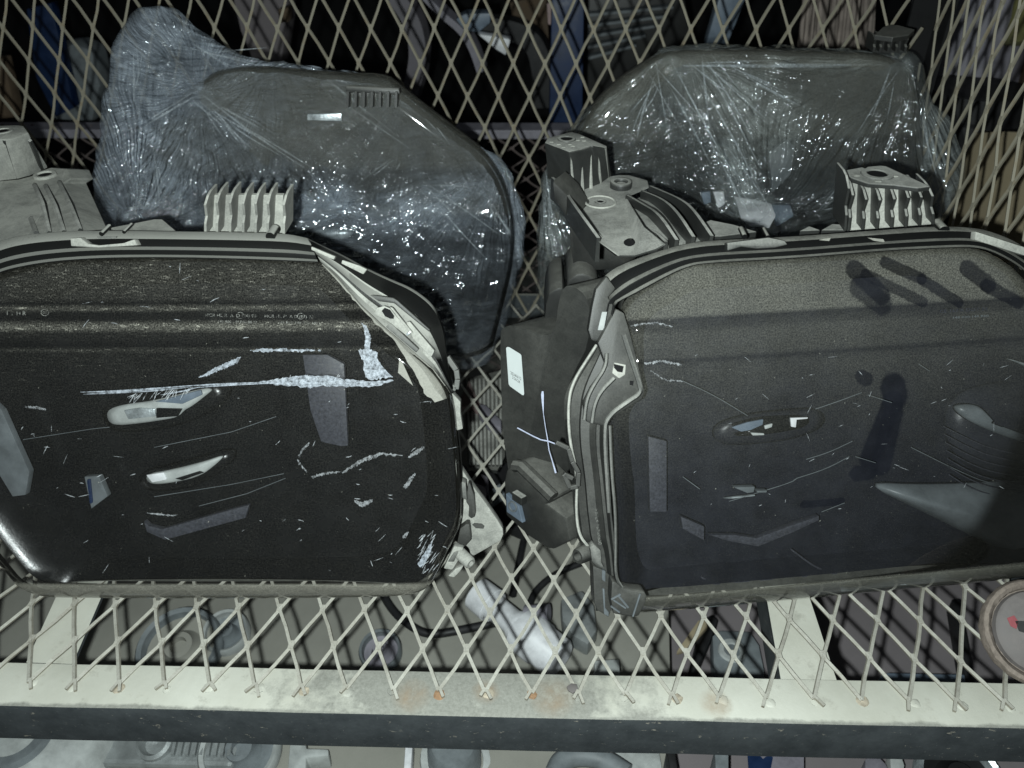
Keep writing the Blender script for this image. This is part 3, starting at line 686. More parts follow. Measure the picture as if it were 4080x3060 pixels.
# gouges and scratches in the cover
S = [('c4', ((1650, 822), (1800, 796), (1930, 776), (2120, 774), (2240, 800), (2420, 812), (2540, 800), (2552, 808), (2420, 845), (2212, 846), (1980, 850), (1850, 842), (1750, 830), (1655, 826))),
     ('c4', ((1285, 785), (1400, 722), (1500, 676), (1562, 652), (1540, 692), (1420, 742), (1330, 780), (1290, 788))),
     ('c4', ((1620, 610), (1700, 598), (2080, 608), (2080, 616), (1700, 620), (1622, 614))),
     ('c5', ((125, 430), (165, 455), (190, 525), (185, 605), (150, 605), (150, 570), (158, 520), (140, 450))),
     ('c5', ((110, 608), (180, 602), (235, 625), (230, 665), (290, 745), (335, 785), (175, 802), (140, 735), (148, 690), (120, 640))),
     ('c4', ((160, 970), (240, 968), (300, 990), (295, 1000), (220, 995), (165, 985))),
     ('c5', ((0, 1398), (130, 1305), (250, 1268), (400, 1288), (395, 1298), (260, 1292), (140, 1345), (10, 1412))),
     ('c5', ((430, 1300), (480, 1250), (535, 1228), (540, 1250), (500, 1290), (440, 1312))),
     ('c5', ((395, 1495), (430, 1440), (475, 1400), (480, 1415), (450, 1480), (425, 1512))),
     ('c5', ((80, 1572), (130, 1585), (200, 1570), (205, 1600), (140, 1640), (90, 1605))),
     ('c4', ((2010, 1425), (2100, 1400), (2212, 1392), (2212, 1402), (2110, 1420), (2030, 1442))),
     ('c4', ((1925, 1300), (1960, 1240), (2000, 1205), (2010, 1215), (1975, 1255), (1940, 1310))),
     ('c4', ((1930, 1315), (1955, 1350), (1995, 1400), (1985, 1405), (1945, 1360), (1925, 1325))),
     ('b1', ((935, 5), (1020, 8), (1140, 22), (1155, 14), (1130, 30), (1020, 18))),
     ('b2', ((495, 340), (540, 260), (590, 185), (580, 260), (545, 330), (510, 355))),
     ('b2', ((400, 150), (430, 120), (440, 125), (420, 165), (405, 180), (398, 170)))]
for i_, (k, q) in enumerate(S): decal(bvL, LLF, M(k, *q), 'smear' if i_ in (0, 1, 2, 3, 4, 14) else 'scuff', LL)
# dark rub marks inside the big gouge, hairline scratches
mb = MB(); rr = random.Random(3)
for _ in range(26):
    x = rr.uniform(860, 1250); y = 893 - (x-860)*.11
    sliver(bvL, LLF, M('c4', (x, y + rr.uniform(-4, 4)), (x - rr.uniform(10, 60), y + rr.uniform(20, 75))), rr.uniform(1.6, 3.6), mb)
for _ in range(80):
    c = rr.choice([('c4', 1100, 2200, 900, 1650), ('c5', 0, 700, 950, 1650), ('b1', 500, 2200, 0, 420), ('b2', 0, 700, 0, 400), ('c4', 100, 1100, 1100, 1600), ('c4', 300, 2200, 60, 560)])
    x, y = rr.uniform(c[1], c[2]), rr.uniform(c[3], c[4]); an = rr.gauss(-.25, .6); L = rr.choice((15, 25, 40, 70))
    sliver(bvL, LLF, M(c[0], (x, y), (x + L*.5*math.cos(an), y + L*.5*math.sin(an) + rr.gauss(0, 2)), (x + L*math.cos(an), y + L*math.sin(an))), rr.uniform(1.2, 3.2), mb)
for _ in range(34):
    x, y = rr.uniform(480, 600), rr.uniform(150, 400); sliver(bvL, LLF, M('b2', (x, y), (x + rr.uniform(15, 40), y - rr.uniform(20, 60))), rr.uniform(1.5, 3.5), mb)
for _ in range(40):
    x, y = rr.uniform(1750, 2200), rr.uniform(780, 845); sliver(bvL, LLF, M('c4', (x, y), (x + rr.uniform(8, 25), y - rr.uniform(8, 28))), 2.2, mb, .0005)
mg = MB()
for q, w_ in ((((520, 882), (800, 876), (1030, 858), (1250, 838)), 11), (((540, 896), (700, 888), (850, 884)), 7), (((1150, 845), (1400, 832), (1700, 818)), 8), (((1240, 856), (1450, 838), (1760, 824)), 6), (((850, 884), (1020, 872), (1240, 848)), 6), (((1040, 900), (1180, 878), (1300, 846)), 6), (((1500, 836), (1700, 826), (2000, 822), (2300, 828)), 5)):
    sliver(bvL, LLF, [tuple(v.xy) for v in chaikin(V2(M('c4', *q)), 2, False)], w_*.75, mg, .0005)
mg.make('long_scratch', 'smear', LL, recalc=False, kind='stuff')
o = mb.make('fine_scratches', 'hairline', LL, recalc=False, kind='stuff')
# moulded approval marks on the step of the cover
def moulded(fr, bvh, txt, p0, p1, hpx, mat, parent, name, lift=.0003, vertical=None):
    cu = bpy.data.curves.new('t', 'FONT'); cu.body = txt; cu.resolution_u = 2
    to = bpy.data.objects.new('t', cu); COL.objects.link(to); bpy.context.view_layer.update()
    me = bpy.data.meshes.new_from_object(to.evaluated_get(bpy.context.evaluated_depsgraph_get()))
    bpy.data.objects.remove(to)
    xs_ = [v.co.x for v in me.vertices]; x0, x1 = min(xs_), max(xs_); p0, p1 = Vector((*p0, 0)), Vector((*p1, 0)); d = p1-p0
    up_ = Vector(vertical).to_3d() if vertical else Vector((d.y, -d.x, 0)).normalized()
    vs = []
    for v in me.vertices:
        q = p0 + d*((v.co.x-x0)/(x1-x0)) + up_*(v.co.y/.72*hpx); vs.append(bvh(q) if callable(bvh) else hit(bvh, q, fr, lift))
    fs = [tuple(p.vertices) for p in me.polygons]; bpy.data.meshes.remove(me)
    return mesh(name, vs, fs, mat, parent, recalc=False)
moulded(LLF, bvL, 'HCR HL R  A  D (E4) 98', M('c4', (1330, 393))[0], M('c4', (1660, 398))[0], 13, 'emboss', LL, 'approval_mark')
moulded(LLF, bvL, '148 R00 149 R00 00 23', M('c4', (1415, 432))[0], M('c4', (1665, 437))[0], 10, 'emboss', LL, 'approval_mark')
moulded(LLF, bvL, 'HCR HL PL A D (E4) 98', M('c4', (1715, 398))[0], M('c4', (2030, 404))[0], 12, 'emboss', LL, 'approval_mark')
moulded(LLF, bvL, '149 R00 148 R00 1021', M('c4', (1805, 438))[0], M('c4', (2070, 444))[0], 10, 'emboss', LL, 'approval_mark')
moulded(LLF, bvL, 'I  J  H R', M('c4', (45, 382))[0], M('c4', (168, 384))[0], 17, 'emboss', LL, 'approval_mark')
for (cx, cy, r) in ((291, 366, 27), (1556, 385, 26), (1950, 390, 25)):
    q = M('c4', *[(cx + r*math.cos(k*.3491), cy + r*.85*math.sin(k*.3491)) for k in range(19)]); P_ = [hit(bvL, p, LLF, .0003) for p in q]; Q_ = [hit(bvL, p, LLF, .0003) for p in M('c4', *[(cx + r*.82*math.cos(k*.3491), cy + r*.7*math.sin(k*.3491)) for k in range(19)])]
    mb = MB().add(P_ + Q_, [(k, k+1, 20+k, 19+k) for k in range(18)])
    mb.make('approval_ring', 'emboss', LL, recalc=False)
moulded(LLF, bvL, 'CCC', M('c4', (277, 374))[0], M('c4', (306, 374))[0], 9, 'emboss', LL, 'approval_mark')

# ------------------------------------------------------------------ front right headlamp (grey dust, finger swipes)
RLF = Frame(onZ((2560, 2462), .013), onZ((4080, 2325), .013), 24)
RL = empty('headlight', RLF.pt(.13, 0), 'front right headlight with dust-filmed lens, finger swipes and a white sticker on its side', 'headlight', 'car headlights on the rack')
rl_out = (M('c5', (1845, 340), (1905, 265), (2000, 200), (2212, 75)) + M('c6', (70, 45), (300, 34), (1000, -4)) + M('c3', (1500, 1612), (1900, 1590), (2060, 1640), (2212, 1740)) + [(4220, 1230), (4330, 1500), (4350, 1900), (4280, 2200), (4200, 2290)]
          + M('b3', (2212, 515), (1700, 590), (1000, 678), (280, 744), (0, 766)) + M('b2', (1990, 750), (1850, 740), (1790, 600), (1770, 430), (1760, 0)) + M('c5', (1740, 1600), (1700, 1150), (1730, 1060), (1800, 960), (1840, 700), (1826, 480)))
def rl_n(a, b):
    s = lambda e, k: 1/(1 + math.exp(max(-40, min(40, (b-e)*k))))
    return -.004 + .0026*s(bR1, 700) + .002*s(bR2, 700) + roll(b)
uvR = lambda k, *l: [RLF.ab(RLF.at(p, .002)) for p in M(k, *l)]
def cap(k, a, b, rpx, kk=.22):
    A, B = uvR(k, a, b); r = rpx*CR[k][2]*.000155; return (*A, *B, r, kk)
caps = [cap('c6', (1130, 90), (1300, 260), 62), cap('c6', (1160, 200), (1290, 310), 75, .3), cap('c6', (1200, 120), (1560, 300), 36, .3), cap('c6', (1335, 45), (1560, 150), 40), cap('c6', (1560, 150), (1790, 300), 36), cap('c6', (1860, 80), (2000, 190), 55), cap('c6', (1980, 190), (2180, 300), 45),
        cap('c6', (1130, 770), (1160, 790), 48, .3), cap('c6', (1330, 830), (1345, 900), 90, .12), cap('c6', (1330, 930), (1180, 1290), 75, .1), cap('c6', (1330, 1000), (1250, 1340), 75, .1), cap('c6', (1100, 1390), (1180, 1380), 58, .1), cap('c6', (760, 1590), (1000, 1570), 28, .15)]
bR = lambda y, x=3200: RLF.ab(RLF.at((x, y), .002))[1]
bR1, bR2 = bR(1248), bR(1405)
lens_mat('lens_dusty', (.47, .46, .39), [(0, .12), (.011, .14), (.0155, .18), (.0168, .24), (.0180, .016), (.03, .016), (.09, .020), (.125, .034), (bR2-.006, .075), (bR2-.001, .06), (bR2, .03), (bR2+.003, .085), (bR1-.008, .10), (bR1-.005, .07), (bR1+.001, .05), (bR1+.003, .19), (bR1+.02, .20), (.25, .19), (.29, .15)], caps, 0, speck=.5)  # real dust, with crease shade and rolled-edge light painted in
lensR, bvR, PR = lens_shell(RLF, rl_out, 'lens_dusty', RL, [(0, -.011), (.0006, -.004), (.0022, -.0005), (.0055, .002), (.010, .003)], .005, rl_n)
bezel(RLF, PR, RL, .045, 'blue_black', nf=roll)
body(RLF, PR, RL, 'black_side', .10, shift=(.005, .02), nf=roll)
rto = M('c5', (1600, 470), (1625, 330), (1645, 220), (1700, 130), (1800, 60), (2050, -30), (2212, -75)) + M('c3', (150, 1560), (700, 1535), (1300, 1490), (1640, 1465), (1900, 1475), (2060, 1520), (2212, 1595)) + [(4200, 1080)]
rti = M('c5', (1730, 500), (1755, 400), (1770, 310), (1800, 290), (1900, 240), (2120, 120), (2230, 72)) + M('c6', (120, 44), (700, 14)) + M('c3', (1300, 1622), (1650, 1605), (1900, 1596), (2040, 1640), (2212, 1742)) + [(4190, 1185)]
band(RLF, rto, rti, [(0, -.035), (0, -.012), (.22, -.004), (.30, -.0045), (.56, -.0052), (.58, -.004), (.68, .0012), (.72, .0012), (.90, .0004), (1.0, .0052), (1.04, .005), (1.04, -.006)], 'dusty_rim', RL, 'top_rim')
for q in (((880, 1555), (960, 1540), (950, 1562)), ((1200, 1540), (1300, 1550), (1310, 1570), (1240, 1560))):
    plate(RLF, M('c3', *q), -.0040, .001, 'settled_dust', RL, 'dust_patch', bevel=0)
plate(RLF, M('c3', (290, 1575), (560, 1540), (660, 1560), (680, 1585), (600, 1605), (480, 1612), (380, 1600), (290, 1625)), .0015, .006, 'grey_tab', RL, 'rim_catch')
plate(RLF, M('c3', (480, 1565), (590, 1555), (595, 1575), (500, 1585)), -.004, .004, 'cream_housing', RL, 'rim_slot')
plate(RLF, M('c3', (1900, 1500), (2212, 1600), (2260, 1660), (2212, 1655), (1895, 1555)), .0005, .005, 'cream_housing', RL, 'seal_strip')
for a in ((395, 1500, 60), (545, 1500, 40), (1680, 1465, 120)):
    mb = MB(); p = M('c3', (a[0], a[1] + 22))[0]; c = onY(p, RLF.at(p, -.008).y); r = a[2]*.3*.61483*.00016
    mb.rev(c - Vector((0, .003, 0)), (0, 1, 0), [(0, 0.0001), (0, r), (.012, r), (.013, 0.0001)], 20); mb.make('rim_bump', 'dusty_rim', RL, smooth=True)
# slotted latch at the lens corner
plate(RLF, M('c5', (1600, 480), (1625, 330), (1650, 215), (1720, 130), (1780, 210), (1730, 270), (1770, 330), (1735, 520), (1690, 562), (1620, 548)), .001, .007, 'black_plastic', RL, 'latch', bevel=.0015)
plate(RLF, M('c5', (1690, 362), (1722, 362), (1700, 480), (1662, 480)), .0014, .001, 'pale_grey', RL, 'latch_slot', bevel=0)
# left flange: outer skirt, step, notch plate over the lens edge
flo = M('c5', (1660, 560), (1600, 660), (1500, 790), (1455, 880), (1440, 960), (1450, 1200), (1490, 1420), (1505, 1659)) + M('b2', (1515, 60), (1530, 190), (1600, 240), (1630, 400), (1650, 640))
fli = M('c5', (1800, 500), (1790, 640), (1760, 850), (1730, 1000), (1705, 1080), (1700, 1250), (1720, 1420), (1745, 1659)) + M('b2', (1752, 60), (1765, 190), (1772, 300), (1785, 450), (1830, 640))
band(RLF, flo, fli, [(0, -.05), (0, -.026), (.06, -.024), (.10, -.013), (.13, -.012), (.16, -.017), (.36, -.014), (.40, -.009), (.62, -.008), (.78, -.004), (.80, -.0055), (.88, -.0055), (.90, -.003), (.97, .001), (1.02, .0015), (1.03, -.008)], 'black_plastic', RL, 'left_flange', N=120)
plate(RLF, M('c5', (1660, 565), (1780, 340), (1835, 370), (1880, 520), (1930, 720), (1968, 880), (1950, 935), (1850, 990), (1760, 1050), (1715, 1110), (1590, 1080), (1570, 960), (1620, 860), (1720, 720)), .0055, .008, 'black_plastic', RL, 'notch_plate', bevel=.0018)
for q, w_ in ((((1830, 510), (1870, 640), (1930, 820), (1945, 890), (1850, 950), (1740, 1030), (1700, 1120), (1735, 1659)), .0016), (((1720, 630), (1715, 720), (1640, 830), (1590, 930), (1575, 1060)), .0013), (((1770, 790), (1680, 880), (1640, 970), (1625, 1080)), .0014)):
    MB().tube([RLF.at(p, .0062) for p in chaikin(V2(M('c5', *q)), 2, False)], w_, 6).make('flange_rib', 'grey_tab', RL, smooth=True)
MB().tube([RLF.at(p, .0035) for p in chaikin(V2(M('c5', (1740, 1100), (1750, 1400), (1775, 1659)) + M('b2', (1778, 200), (1775, 420), (1820, 490))), 2, False)], .0011, 6).make('flange_rib', 'grey_tab', RL, smooth=True)
MB().tube([RLF.at(p, -.010) for p in chaikin(V2(M('c5', (1655, 575), (1600, 660), (1510, 800), (1470, 930), (1475, 1180), (1530, 1420), (1520, 1659)) + M('b2', (1540, 150), (1600, 225))), 2, False)], .0010, 6).make('flange_lip', 'cream_housing', RL, smooth=True)
plate(RLF, M('c5', (1770, 690), (1845, 705), (1840, 770), (1800, 795), (1755, 760)), .0068, .004, 'cream_housing', RL, 'square_boss')
plate(RLF, M('c5', (1768, 700), (1830, 715), (1822, 755), (1790, 750), (1768, 725)), .0072, .001, 'black_matte', RL, 'square_hole', bevel=0)  # black plates here and below paint the shade in the holes
plate(RLF, M('c5', (1870, 810), (1895, 810), (1890, 840), (1870, 835)), .0062, .001, 'black_matte', RL, 'pin_hole', bevel=0)
def fl_at(q):
    return RLF.at(q, -.0072)
moulded(RLF, fl_at, '>TPE< 1670X600', M('d3', (215, 555))[0], M('d3', (255, 905))[0], 14, 'emboss', RL, 'material_mark', vertical=(14/14, -.1))
# clips and screw low on the flange, corner foot
mb = MB(); a, b = RLF.at(M('d3', (180, 960))[0], -.014), RLF.at(M('d3', (50, 1020))[0], -.006); d = b-a
mb.rev(a, d, [(0, .0062), (d.length*.9, .0056), (d.length, .0048), (d.length, .0032), (d.length*.6, .003), (d.length*.6, .0001)], 20); mb.make('adjuster_screw', 'black_plastic', RL, smooth=True)
plate(RLF, M('d3', (170, 940), (210, 900), (280, 960), (290, 1090), (320, 1130), (260, 1145), (190, 1070)), -.004, .009, 'grey_tab', RL, 'adjuster_block', bevel=.0015)
plate(RLF, M('d3', (200, 1110), (300, 1150), (365, 1200), (375, 1560), (355, 1612), (240, 1540), (215, 1470)), -.006, .014, 'black_plastic', RL, 'corner_foot', bevel=.001)
plate(RLF, M('d3', (290, 1150), (325, 1160), (322, 1270), (290, 1245)), -.0052, .003, 'pale_strip', RL, 'foot_window', bevel=.0004)
plate(RLF, M('d3', (295, 1330), (315, 1335), (322, 1520), (356, 1560), (355, 1605), (310, 1580)), -.0052, .003, 'pale_strip', RL, 'foot_window', bevel=.0004)
plate(RLF, M('d3', (385, 1260), (430, 1270), (480, 1320), (560, 1345), (700, 1360), (728, 1400), (715, 1470), (650, 1600), (580, 1610), (400, 1580), (375, 1440)), .0055, .012, 'black_plastic', RL, 'corner_cover', bevel=.002)
for q in (((380, 1435), (470, 1385)), ((375, 1500), (460, 1560)), ((400, 1440), (520, 1520)), ((450, 1400), (545, 1515)), ((660, 1380), (590, 1600))):
    MB().tube([RLF.at(p, .0062) for p in M('d3', *q)], .0007, 5).make('cover_rib', 'pale_strip', RL)
# side of the housing: face turned to the left, running back
nA, nB = onY(M('c5', (1420, 1000))[0], .452), onY(M('c5', (1035, 1000))[0], .492)
sd = (nB-nA); sd.z = 0; sd.normalize(); sn = sd.cross(Vector((0, 0, 1))); sn = sn if sn.x < 0 else -sn
sn = (sn + Vector((0, 0, .22))).normalized()
side_at = lambda p, lift=0.: onP(p, nA + sn*lift, sn)
sp_ = M('c5', (1028, 500), (1045, 465), (1100, 447), (1200, 475), (1325, 520), (1368, 495), (1392, 440), (1402, 330), (1428, 220), (1470, 185), (1540, 215), (1610, 300), (1610, 560), (1500, 770), (1455, 900), (1450, 1200), (1480, 1420), (1505, 1659)) + M('b2', (1515, 60), (1530, 195), (1480, 175), (1390, 240), (1330, 232), (1180, 130), (1090, 20)) + M('c5', (1150, 1600), (1060, 1310), (1035, 900))
poly = []
for p in chaikin(V2(sp_), 1):
    q = side_at(p); poly.append(q if q.y > .468 else onY(p, .468))
for p in poly: p.z = max(p.z, .004)
MB().prism(poly, -sn*.055 + Vector((.02, .01, 0))).make('side_housing', 'black_side', RL, bevel=.003, smooth=True)
for q in (((1455, 200), (1480, 150), (1540, 110), (1620, 130), (1680, 200), (1640, 330), (1500, 330)), ((1330, 260), (1390, 210), (1450, 205), (1460, 420), (1400, 500), (1310, 470))):
    P_ = [onY(p, .515) for p in chaikin(V2(M('c5', *q)), 1)]; MB().prism(P_, (0, .05, 0)).make('housing_lump', 'black_plastic', RL, bevel=.004, smooth=True)
lug = [side_at(p, .004) for p in M('e5', (345, 830), (395, 780), (425, 785), (630, 985), (640, 1015), (600, 1040), (720, 1130), (745, 1275), (640, 1325), (600, 1318), (480, 1240), (340, 1110), (330, 900))]
MB().prism(lug, -sn*.03).make('lower_lug', 'black_plastic', RL, bevel=.003, smooth=True)
MB().tube([side_at(p, .004) for p in M('e5', (350, 860), (400, 800), (440, 805), (640, 1000))][1:], .005, 8).make('lug_ridge', 'black_plastic', RL, smooth=True)
P_ = [side_at(p, .008) for p in M('e5', (340, 975), (420, 1055), (445, 1160), (345, 1090))]; MB().prism(P_, -sn*.004).make('lug_clip', 'steel_blue', RL, bevel=.0005)
mb = MB(); c = side_at(M('e5', (385, 1055))[0], .0085); mb.rev(c, sn, [(0, .0030), (.001, .0034), (.001, .0044), (0, .0046)], 20); mb.make('clip_ring', 'pale_strip', RL, smooth=True)
mb = MB(); c = side_at(M('e5', (425, 1000))[0], .008); mb.box(c, sn*.006, sd*.01, (0, 0, .008)); mb.make('clip_nub', 'grey_tab', RL, bevel=.0006)
# sticker: print kept, its square code left blank
st = [side_at(p, .0003) for p in M('e5', (342, 58), (350, 51), (362, 53), (430, 95), (437, 105), (455, 345), (452, 355), (444, 354), (368, 300), (358, 285))]
sk = MB().prism(st, sn*-.0002).make('sticker', 'sticker_white', RL)
tdir = Vector((M('e5', (437, 258))[0][0]-M('e5', (371, 215))[0][0], M('e5', (437, 258))[0][1]-M('e5', (371, 215))[0][1], 0))
sa = lambda q: side_at(q, .0005)
moulded(None, sa, '2024/6/12', M('e5', (371, 222))[0], M('e5', (438, 262))[0], 13, 'ink', sk, 'print', vertical=(-.1, -1.))
moulded(None, sa, '3:36:24', M('e5', (382, 250))[0], M('e5', (430, 282))[0], 13, 'ink', sk, 'print', vertical=(-.1, -1.))
for q, w_ in ((((572, 330), (571, 350), (573, 400), (577, 470), (590, 560), (602, 625), (612, 700), (630, 760), (655, 845)), (3.2, 5.5, 4, 1.2, 1.4, 1.8, 1.8, 1.8, 3.5)), (((412, 560), (450, 580), (510, 612), (560, 635), (610, 645), (655, 662)), (2.4, 2.4, 2.4, 2.4, 2.4, 2.2))):
    q = M('e5', *q); vs = []
    for i, p in enumerate(q):
        a_, b_ = q[max(i-1, 0)], q[min(i+1, len(q)-1)]; t_ = Vector((b_[0]-a_[0], b_[1]-a_[1], 0)).normalized(); nn_ = Vector((-t_.y, t_.x, 0))*w_[i]
        p = Vector((*p, 0)); vs += [side_at(p-nn_, .0004), side_at(p+nn_, .0004)]
    mesh('pen_stroke', vs, [(2*i, 2*i+1, 2*i+3, 2*i+2) for i in range(len(q)-1)], 'pen_white', RL, recalc=False)
P_ = [onY(p, .50) for p in M('c5', (1640, 240), (1600, 240), (1605, 262), (1640, 272))]; MB().prism(P_, (0, .006, 0)).make('latch_hook', 'grey_tab', RL, bevel=.0005)
# wire loop clip on the flange
mb = MB(); lp = [RLF.at(p, -.008) for p in M('c5', (1390, 1205), (1470, 1245), (1495, 1330), (1535, 1400), (1530, 1490), (1480, 1500), (1440, 1410), (1500, 1440))]
for a, b in zip(lp, lp[1:]): mb.bar(a, b, .003, .004, RLF.n)
mb.make('clip_loop', 'black_plastic', RL, bevel=.0005)
# right hand ribbed tab with bolt hole
yt = RLF.at(M('d5', (1000, 1190))[0], -.012).y + .004
RT_ = empty('mounting_tab', (0, 0, 0)); RT_.parent = RL; RT_.location = -RL.location
ztb = onY(M('d5', (700, 420))[0], yt + .004).z
plateT = [onZ(p, ztb) for p in M('d5', (262, 175), (600, 112), (650, 135), (700, 105), (920, 84), (1020, 95), (1240, 195), (1800, 450), (1600, 480), (1180, 430), (700, 400), (400, 300))]
MB().prism(plateT, (0, 0, -.003)).make('tab_top', 'grey_tab', RT_, bevel=.0006)
for x0, x1, y0, y1 in ((300, 350, 1225, 250), (360, 420, 1220, 400), (610, 650, 1205, 500), (860, 890, 1190, 520), (1120, 1140, 1170, 500), (1370, 1385, 1160, 470), (1610, 1610, 1130, 470), (1860, 1790, 1110, 450)):
    mb = MB(); q0, q1 = M('d5', (x0, y0), (x1, y1)); fins(mb, [q0[0]], [q1[1]], [q0[1] + 4], yt, .026, .0017, lean=q1[0]-q0[0]); mb.make('fin', 'grey_tab', RT_, bevel=.0004)
A, B = onY(M('d5', (330, 1240))[0], yt + .010), onY(M('d5', (1850, 1125))[0], yt + .010); T1, T0 = onY(M('d5', (1780, 470))[0], yt + .016), onY(M('d5', (420, 400))[0], yt + .016)
MB().prism([A, B, T1, T0], (0, .004, 0)).make('tab_plate', 'cream_housing', RT_, bevel=.0006)
c = onZ(M('d5', (860, 245))[0], ztb); mb = MB(); ring(mb, c, (0, 0, 1), .0062, .0105, .0016); mb.make('bolt_boss', 'grey_tab', RT_, smooth=True)
MB().rev(c + Vector((0, 0, .0003)), (0, 0, 1), [(0, .0062), (0, .0001)], 20).make('bolt_hole', 'black_matte', RT_)  # flat black disc, colour standing in for shade down the hole
for (x, y) in ((500, 255), (1165, 265), (870, 355), (890, 128)):
    c2 = onZ(M('d5', (x, y))[0], ztb + .0004); MB().box(c2, (.0038, 0, 0), (0, .0032, 0), (0, 0, .0006)).make('boss_pocket', 'cream_housing', RT_)
for q in (((130, 1445), (180, 1425), (330, 1455), (480, 1500), (250, 1530), (190, 1530)), ((760, 1495), (820, 1465), (890, 1490)), ((900, 1490), (970, 1450), (1040, 1455), (1055, 1490))):
    zz = onY(M('c3', (q[0][0], q[0][1]))[0], yt + .02).z; MB().prism([onZ(p, zz) for p in M('c3', *q)], (0, 0, -.008)).make('rear_shelf', 'grey_tab', RL, bevel=.0005)
# tall left bracket
BK = empty('mounting_bracket', (0, 0, 0)); BK.parent = RL; BK.location = -RL.location
zp, ztop = .231, .2635
pl = [onZ(p, zp) for p in M('d1', (160, 672), (345, 605), (600, 690), (880, 640), (1000, 622), (1120, 622), (1360, 690), (1385, 785), (1100, 905))]
fl = [onY(p, RLF.at(p, -.012).y) for p in M('d1', (1330, 1290), (1600, 1500), (1470, 1575), (1200, 1659), (1000, 1659), (740, 1460))]
MB().prism(pl + fl + [onZ(M('d1', (420, 1000))[0], zp - .001), onZ(M('d1', (330, 850))[0], zp)], (0, .022, -.010)).make('plateau', 'grey_tab', BK, bevel=.0012, smooth=True)
tb = [onZ(p, zp) for p in M('d1', (300, 700), (415, 868), (600, 800), (770, 735), (905, 640))]; tt = [onZ(p, ztop) for p in M('d1', (60, 215), (370, 330), (520, 300), (650, 250), (845, 285))]
bk = [onZ(p, ztop) for p in M('d1', (840, 250), (520, 108), (400, 74), (100, 150))]; bb = [Vector((p.x, p.y, zp)) for p in bk]
bb[0] = onZ(M('d1', (900, 610))[0], zp)
MB().loft([tb + bb, tt + bk]).make('tower', 'grey_tab', BK, bevel=.0014, smooth=True)
for p0, p1 in (((385, 325), (435, 860)), ((520, 290), (545, 820)), ((640, 250), (650, 780)), ((745, 260), (765, 720)), ((830, 280), (860, 650))):
    a, b = onZ(M('d1', p0)[0], ztop - .0005), onZ(M('d1', p1)[0], zp); dd = Vector((-.25, -.97, 0)); MB().tube([a - dd*.002, a + dd*.0005, lerp(a, b, .5) + dd*.0008, b + dd*.0012], [.0006, .0009, .0010, .0014], 6).make('rib', 'cream_housing', BK, smooth=True)
mb = MB(); c = onZ(M('d1', (340, 175))[0], ztop); ring(mb, c, (0, 0, 1), .0042, .0068, .0014); mb.make('bolt_boss', 'grey_tab', BK, smooth=True)
MB().rev(c + Vector((0, 0, .0003)), (0, 0, 1), [(0, .0042), (0, .0001)], 20).make('bolt_hole', 'black_matte', BK)  # hole's inner shade painted as a black disc
for (x, y) in ((150, 205), (300, 270), (420, 255), (540, 145), (560, 190), (480, 185), (380, 235), (240, 235)):
    MB().box(onZ(M('d1', (x, y))[0], ztop + .0003), (.0028, 0, 0), (0, .0018, 0), (0, 0, .0006)).make('boss_pocket', 'cream_housing', BK)
c = onZ(M('d1', (1025, 725))[0], zp + .003); mb = MB(); ring(mb, c, (0, 0, 1), .0048, .0082, .0024); mb.make('bolt_boss', 'grey_tab', BK, smooth=True)
MB().rev(c + Vector((0, 0, -.001)), (0, 0, 1), [(0, .0048), (0, .0001)], 20).make('bolt_hole', 'grey_tab', BK)
c = onZ(M('d1', (765, 965))[0], zp + .0002); mb = MB().rev(c, (0, 0, 1), [(.0, .0118), (.0009, .0112), (.0009, .0104), (.0001, .0098)], 32); mb.make('dish_ring', 'cream_housing', BK, smooth=True)
MB().rev(c + Vector((0, 0, .0003)), (0, 0, 1), [(0, .0042), (.0006, .0040), (.0006, .0026), (0, .0022)], 24).make('dish_boss', 'grey_tab', BK, smooth=True)
MB().rev(c + Vector((0, 0, .0004)), (0, 0, 1), [(0, .0022), (0, .0001)], 16).make('dish_hole', 'black_matte', BK)  # black disc painting the dark centre of the dish
p = M('d1', (1125, 1475))[0]; c = onY(p, RLF.at(p, -.012).y - .001); MB().rev(c, (0, -.3, 1), [(0, .0034), (0, .0001)], 18).make('drain_hole', 'black_matte', BK)  # black disc on the surface, painted in for the hole's shade
for q in (((1100, 905), (1280, 1010), (1500, 1140), (1725, 1475)), ((1290, 850), (1560, 960), (1740, 1130), (1935, 1435)), ((1390, 790), (1800, 965), (1960, 1120), (2165, 1425)), ((1240, 1270), (1460, 1370), (1590, 1500)), ((160, 680), (290, 800), (420, 1010), (740, 1450))):
    q = chaikin(V2(M('d1', *q)), 2, False); k = len(q); P_ = []
    for i, p in enumerate(q):
        f = i/(k-1); e = RLF.at(p, -.014); z = lerp(zp + .001, e.z, f*f); P_.append(onZ(p, z))
    a_ = [x + Vector((0, 0, .0015)) for x in P_]
    mb = MB(); mb.add([v for x in P_ for v in (x + Vector((-.0011, 0, .002)), x + Vector((.0011, 0, .002)), x + Vector((.0014, .002, -.016)), x + Vector((-.0014, .002, -.016)))], [(4*i+j, 4*i+(j+1) % 4, 4*i+4+(j+1) % 4, 4*i+4+j) for i in range(k-1) for j in range(4)] + [(0, 1, 2, 3), (4*k-1, 4*k-2, 4*k-3, 4*k-4)])
    mb.make('curved_rib', 'grey_tab', BK, smooth=True)
q = [onZ(p, zp) for p in M('d1', (1090, 900), (1390, 790))] + [onY(p, RLF.at(p, -.014).y + .008) for p in M('d1', (2150, 1440), (1600, 1520), (1330, 1290))]
MB().prism([v - Vector((0, 0, .004)) for v in q], (0, .004, -.012)).make('rib_web', 'grey_tab', BK, bevel=.001, smooth=True)
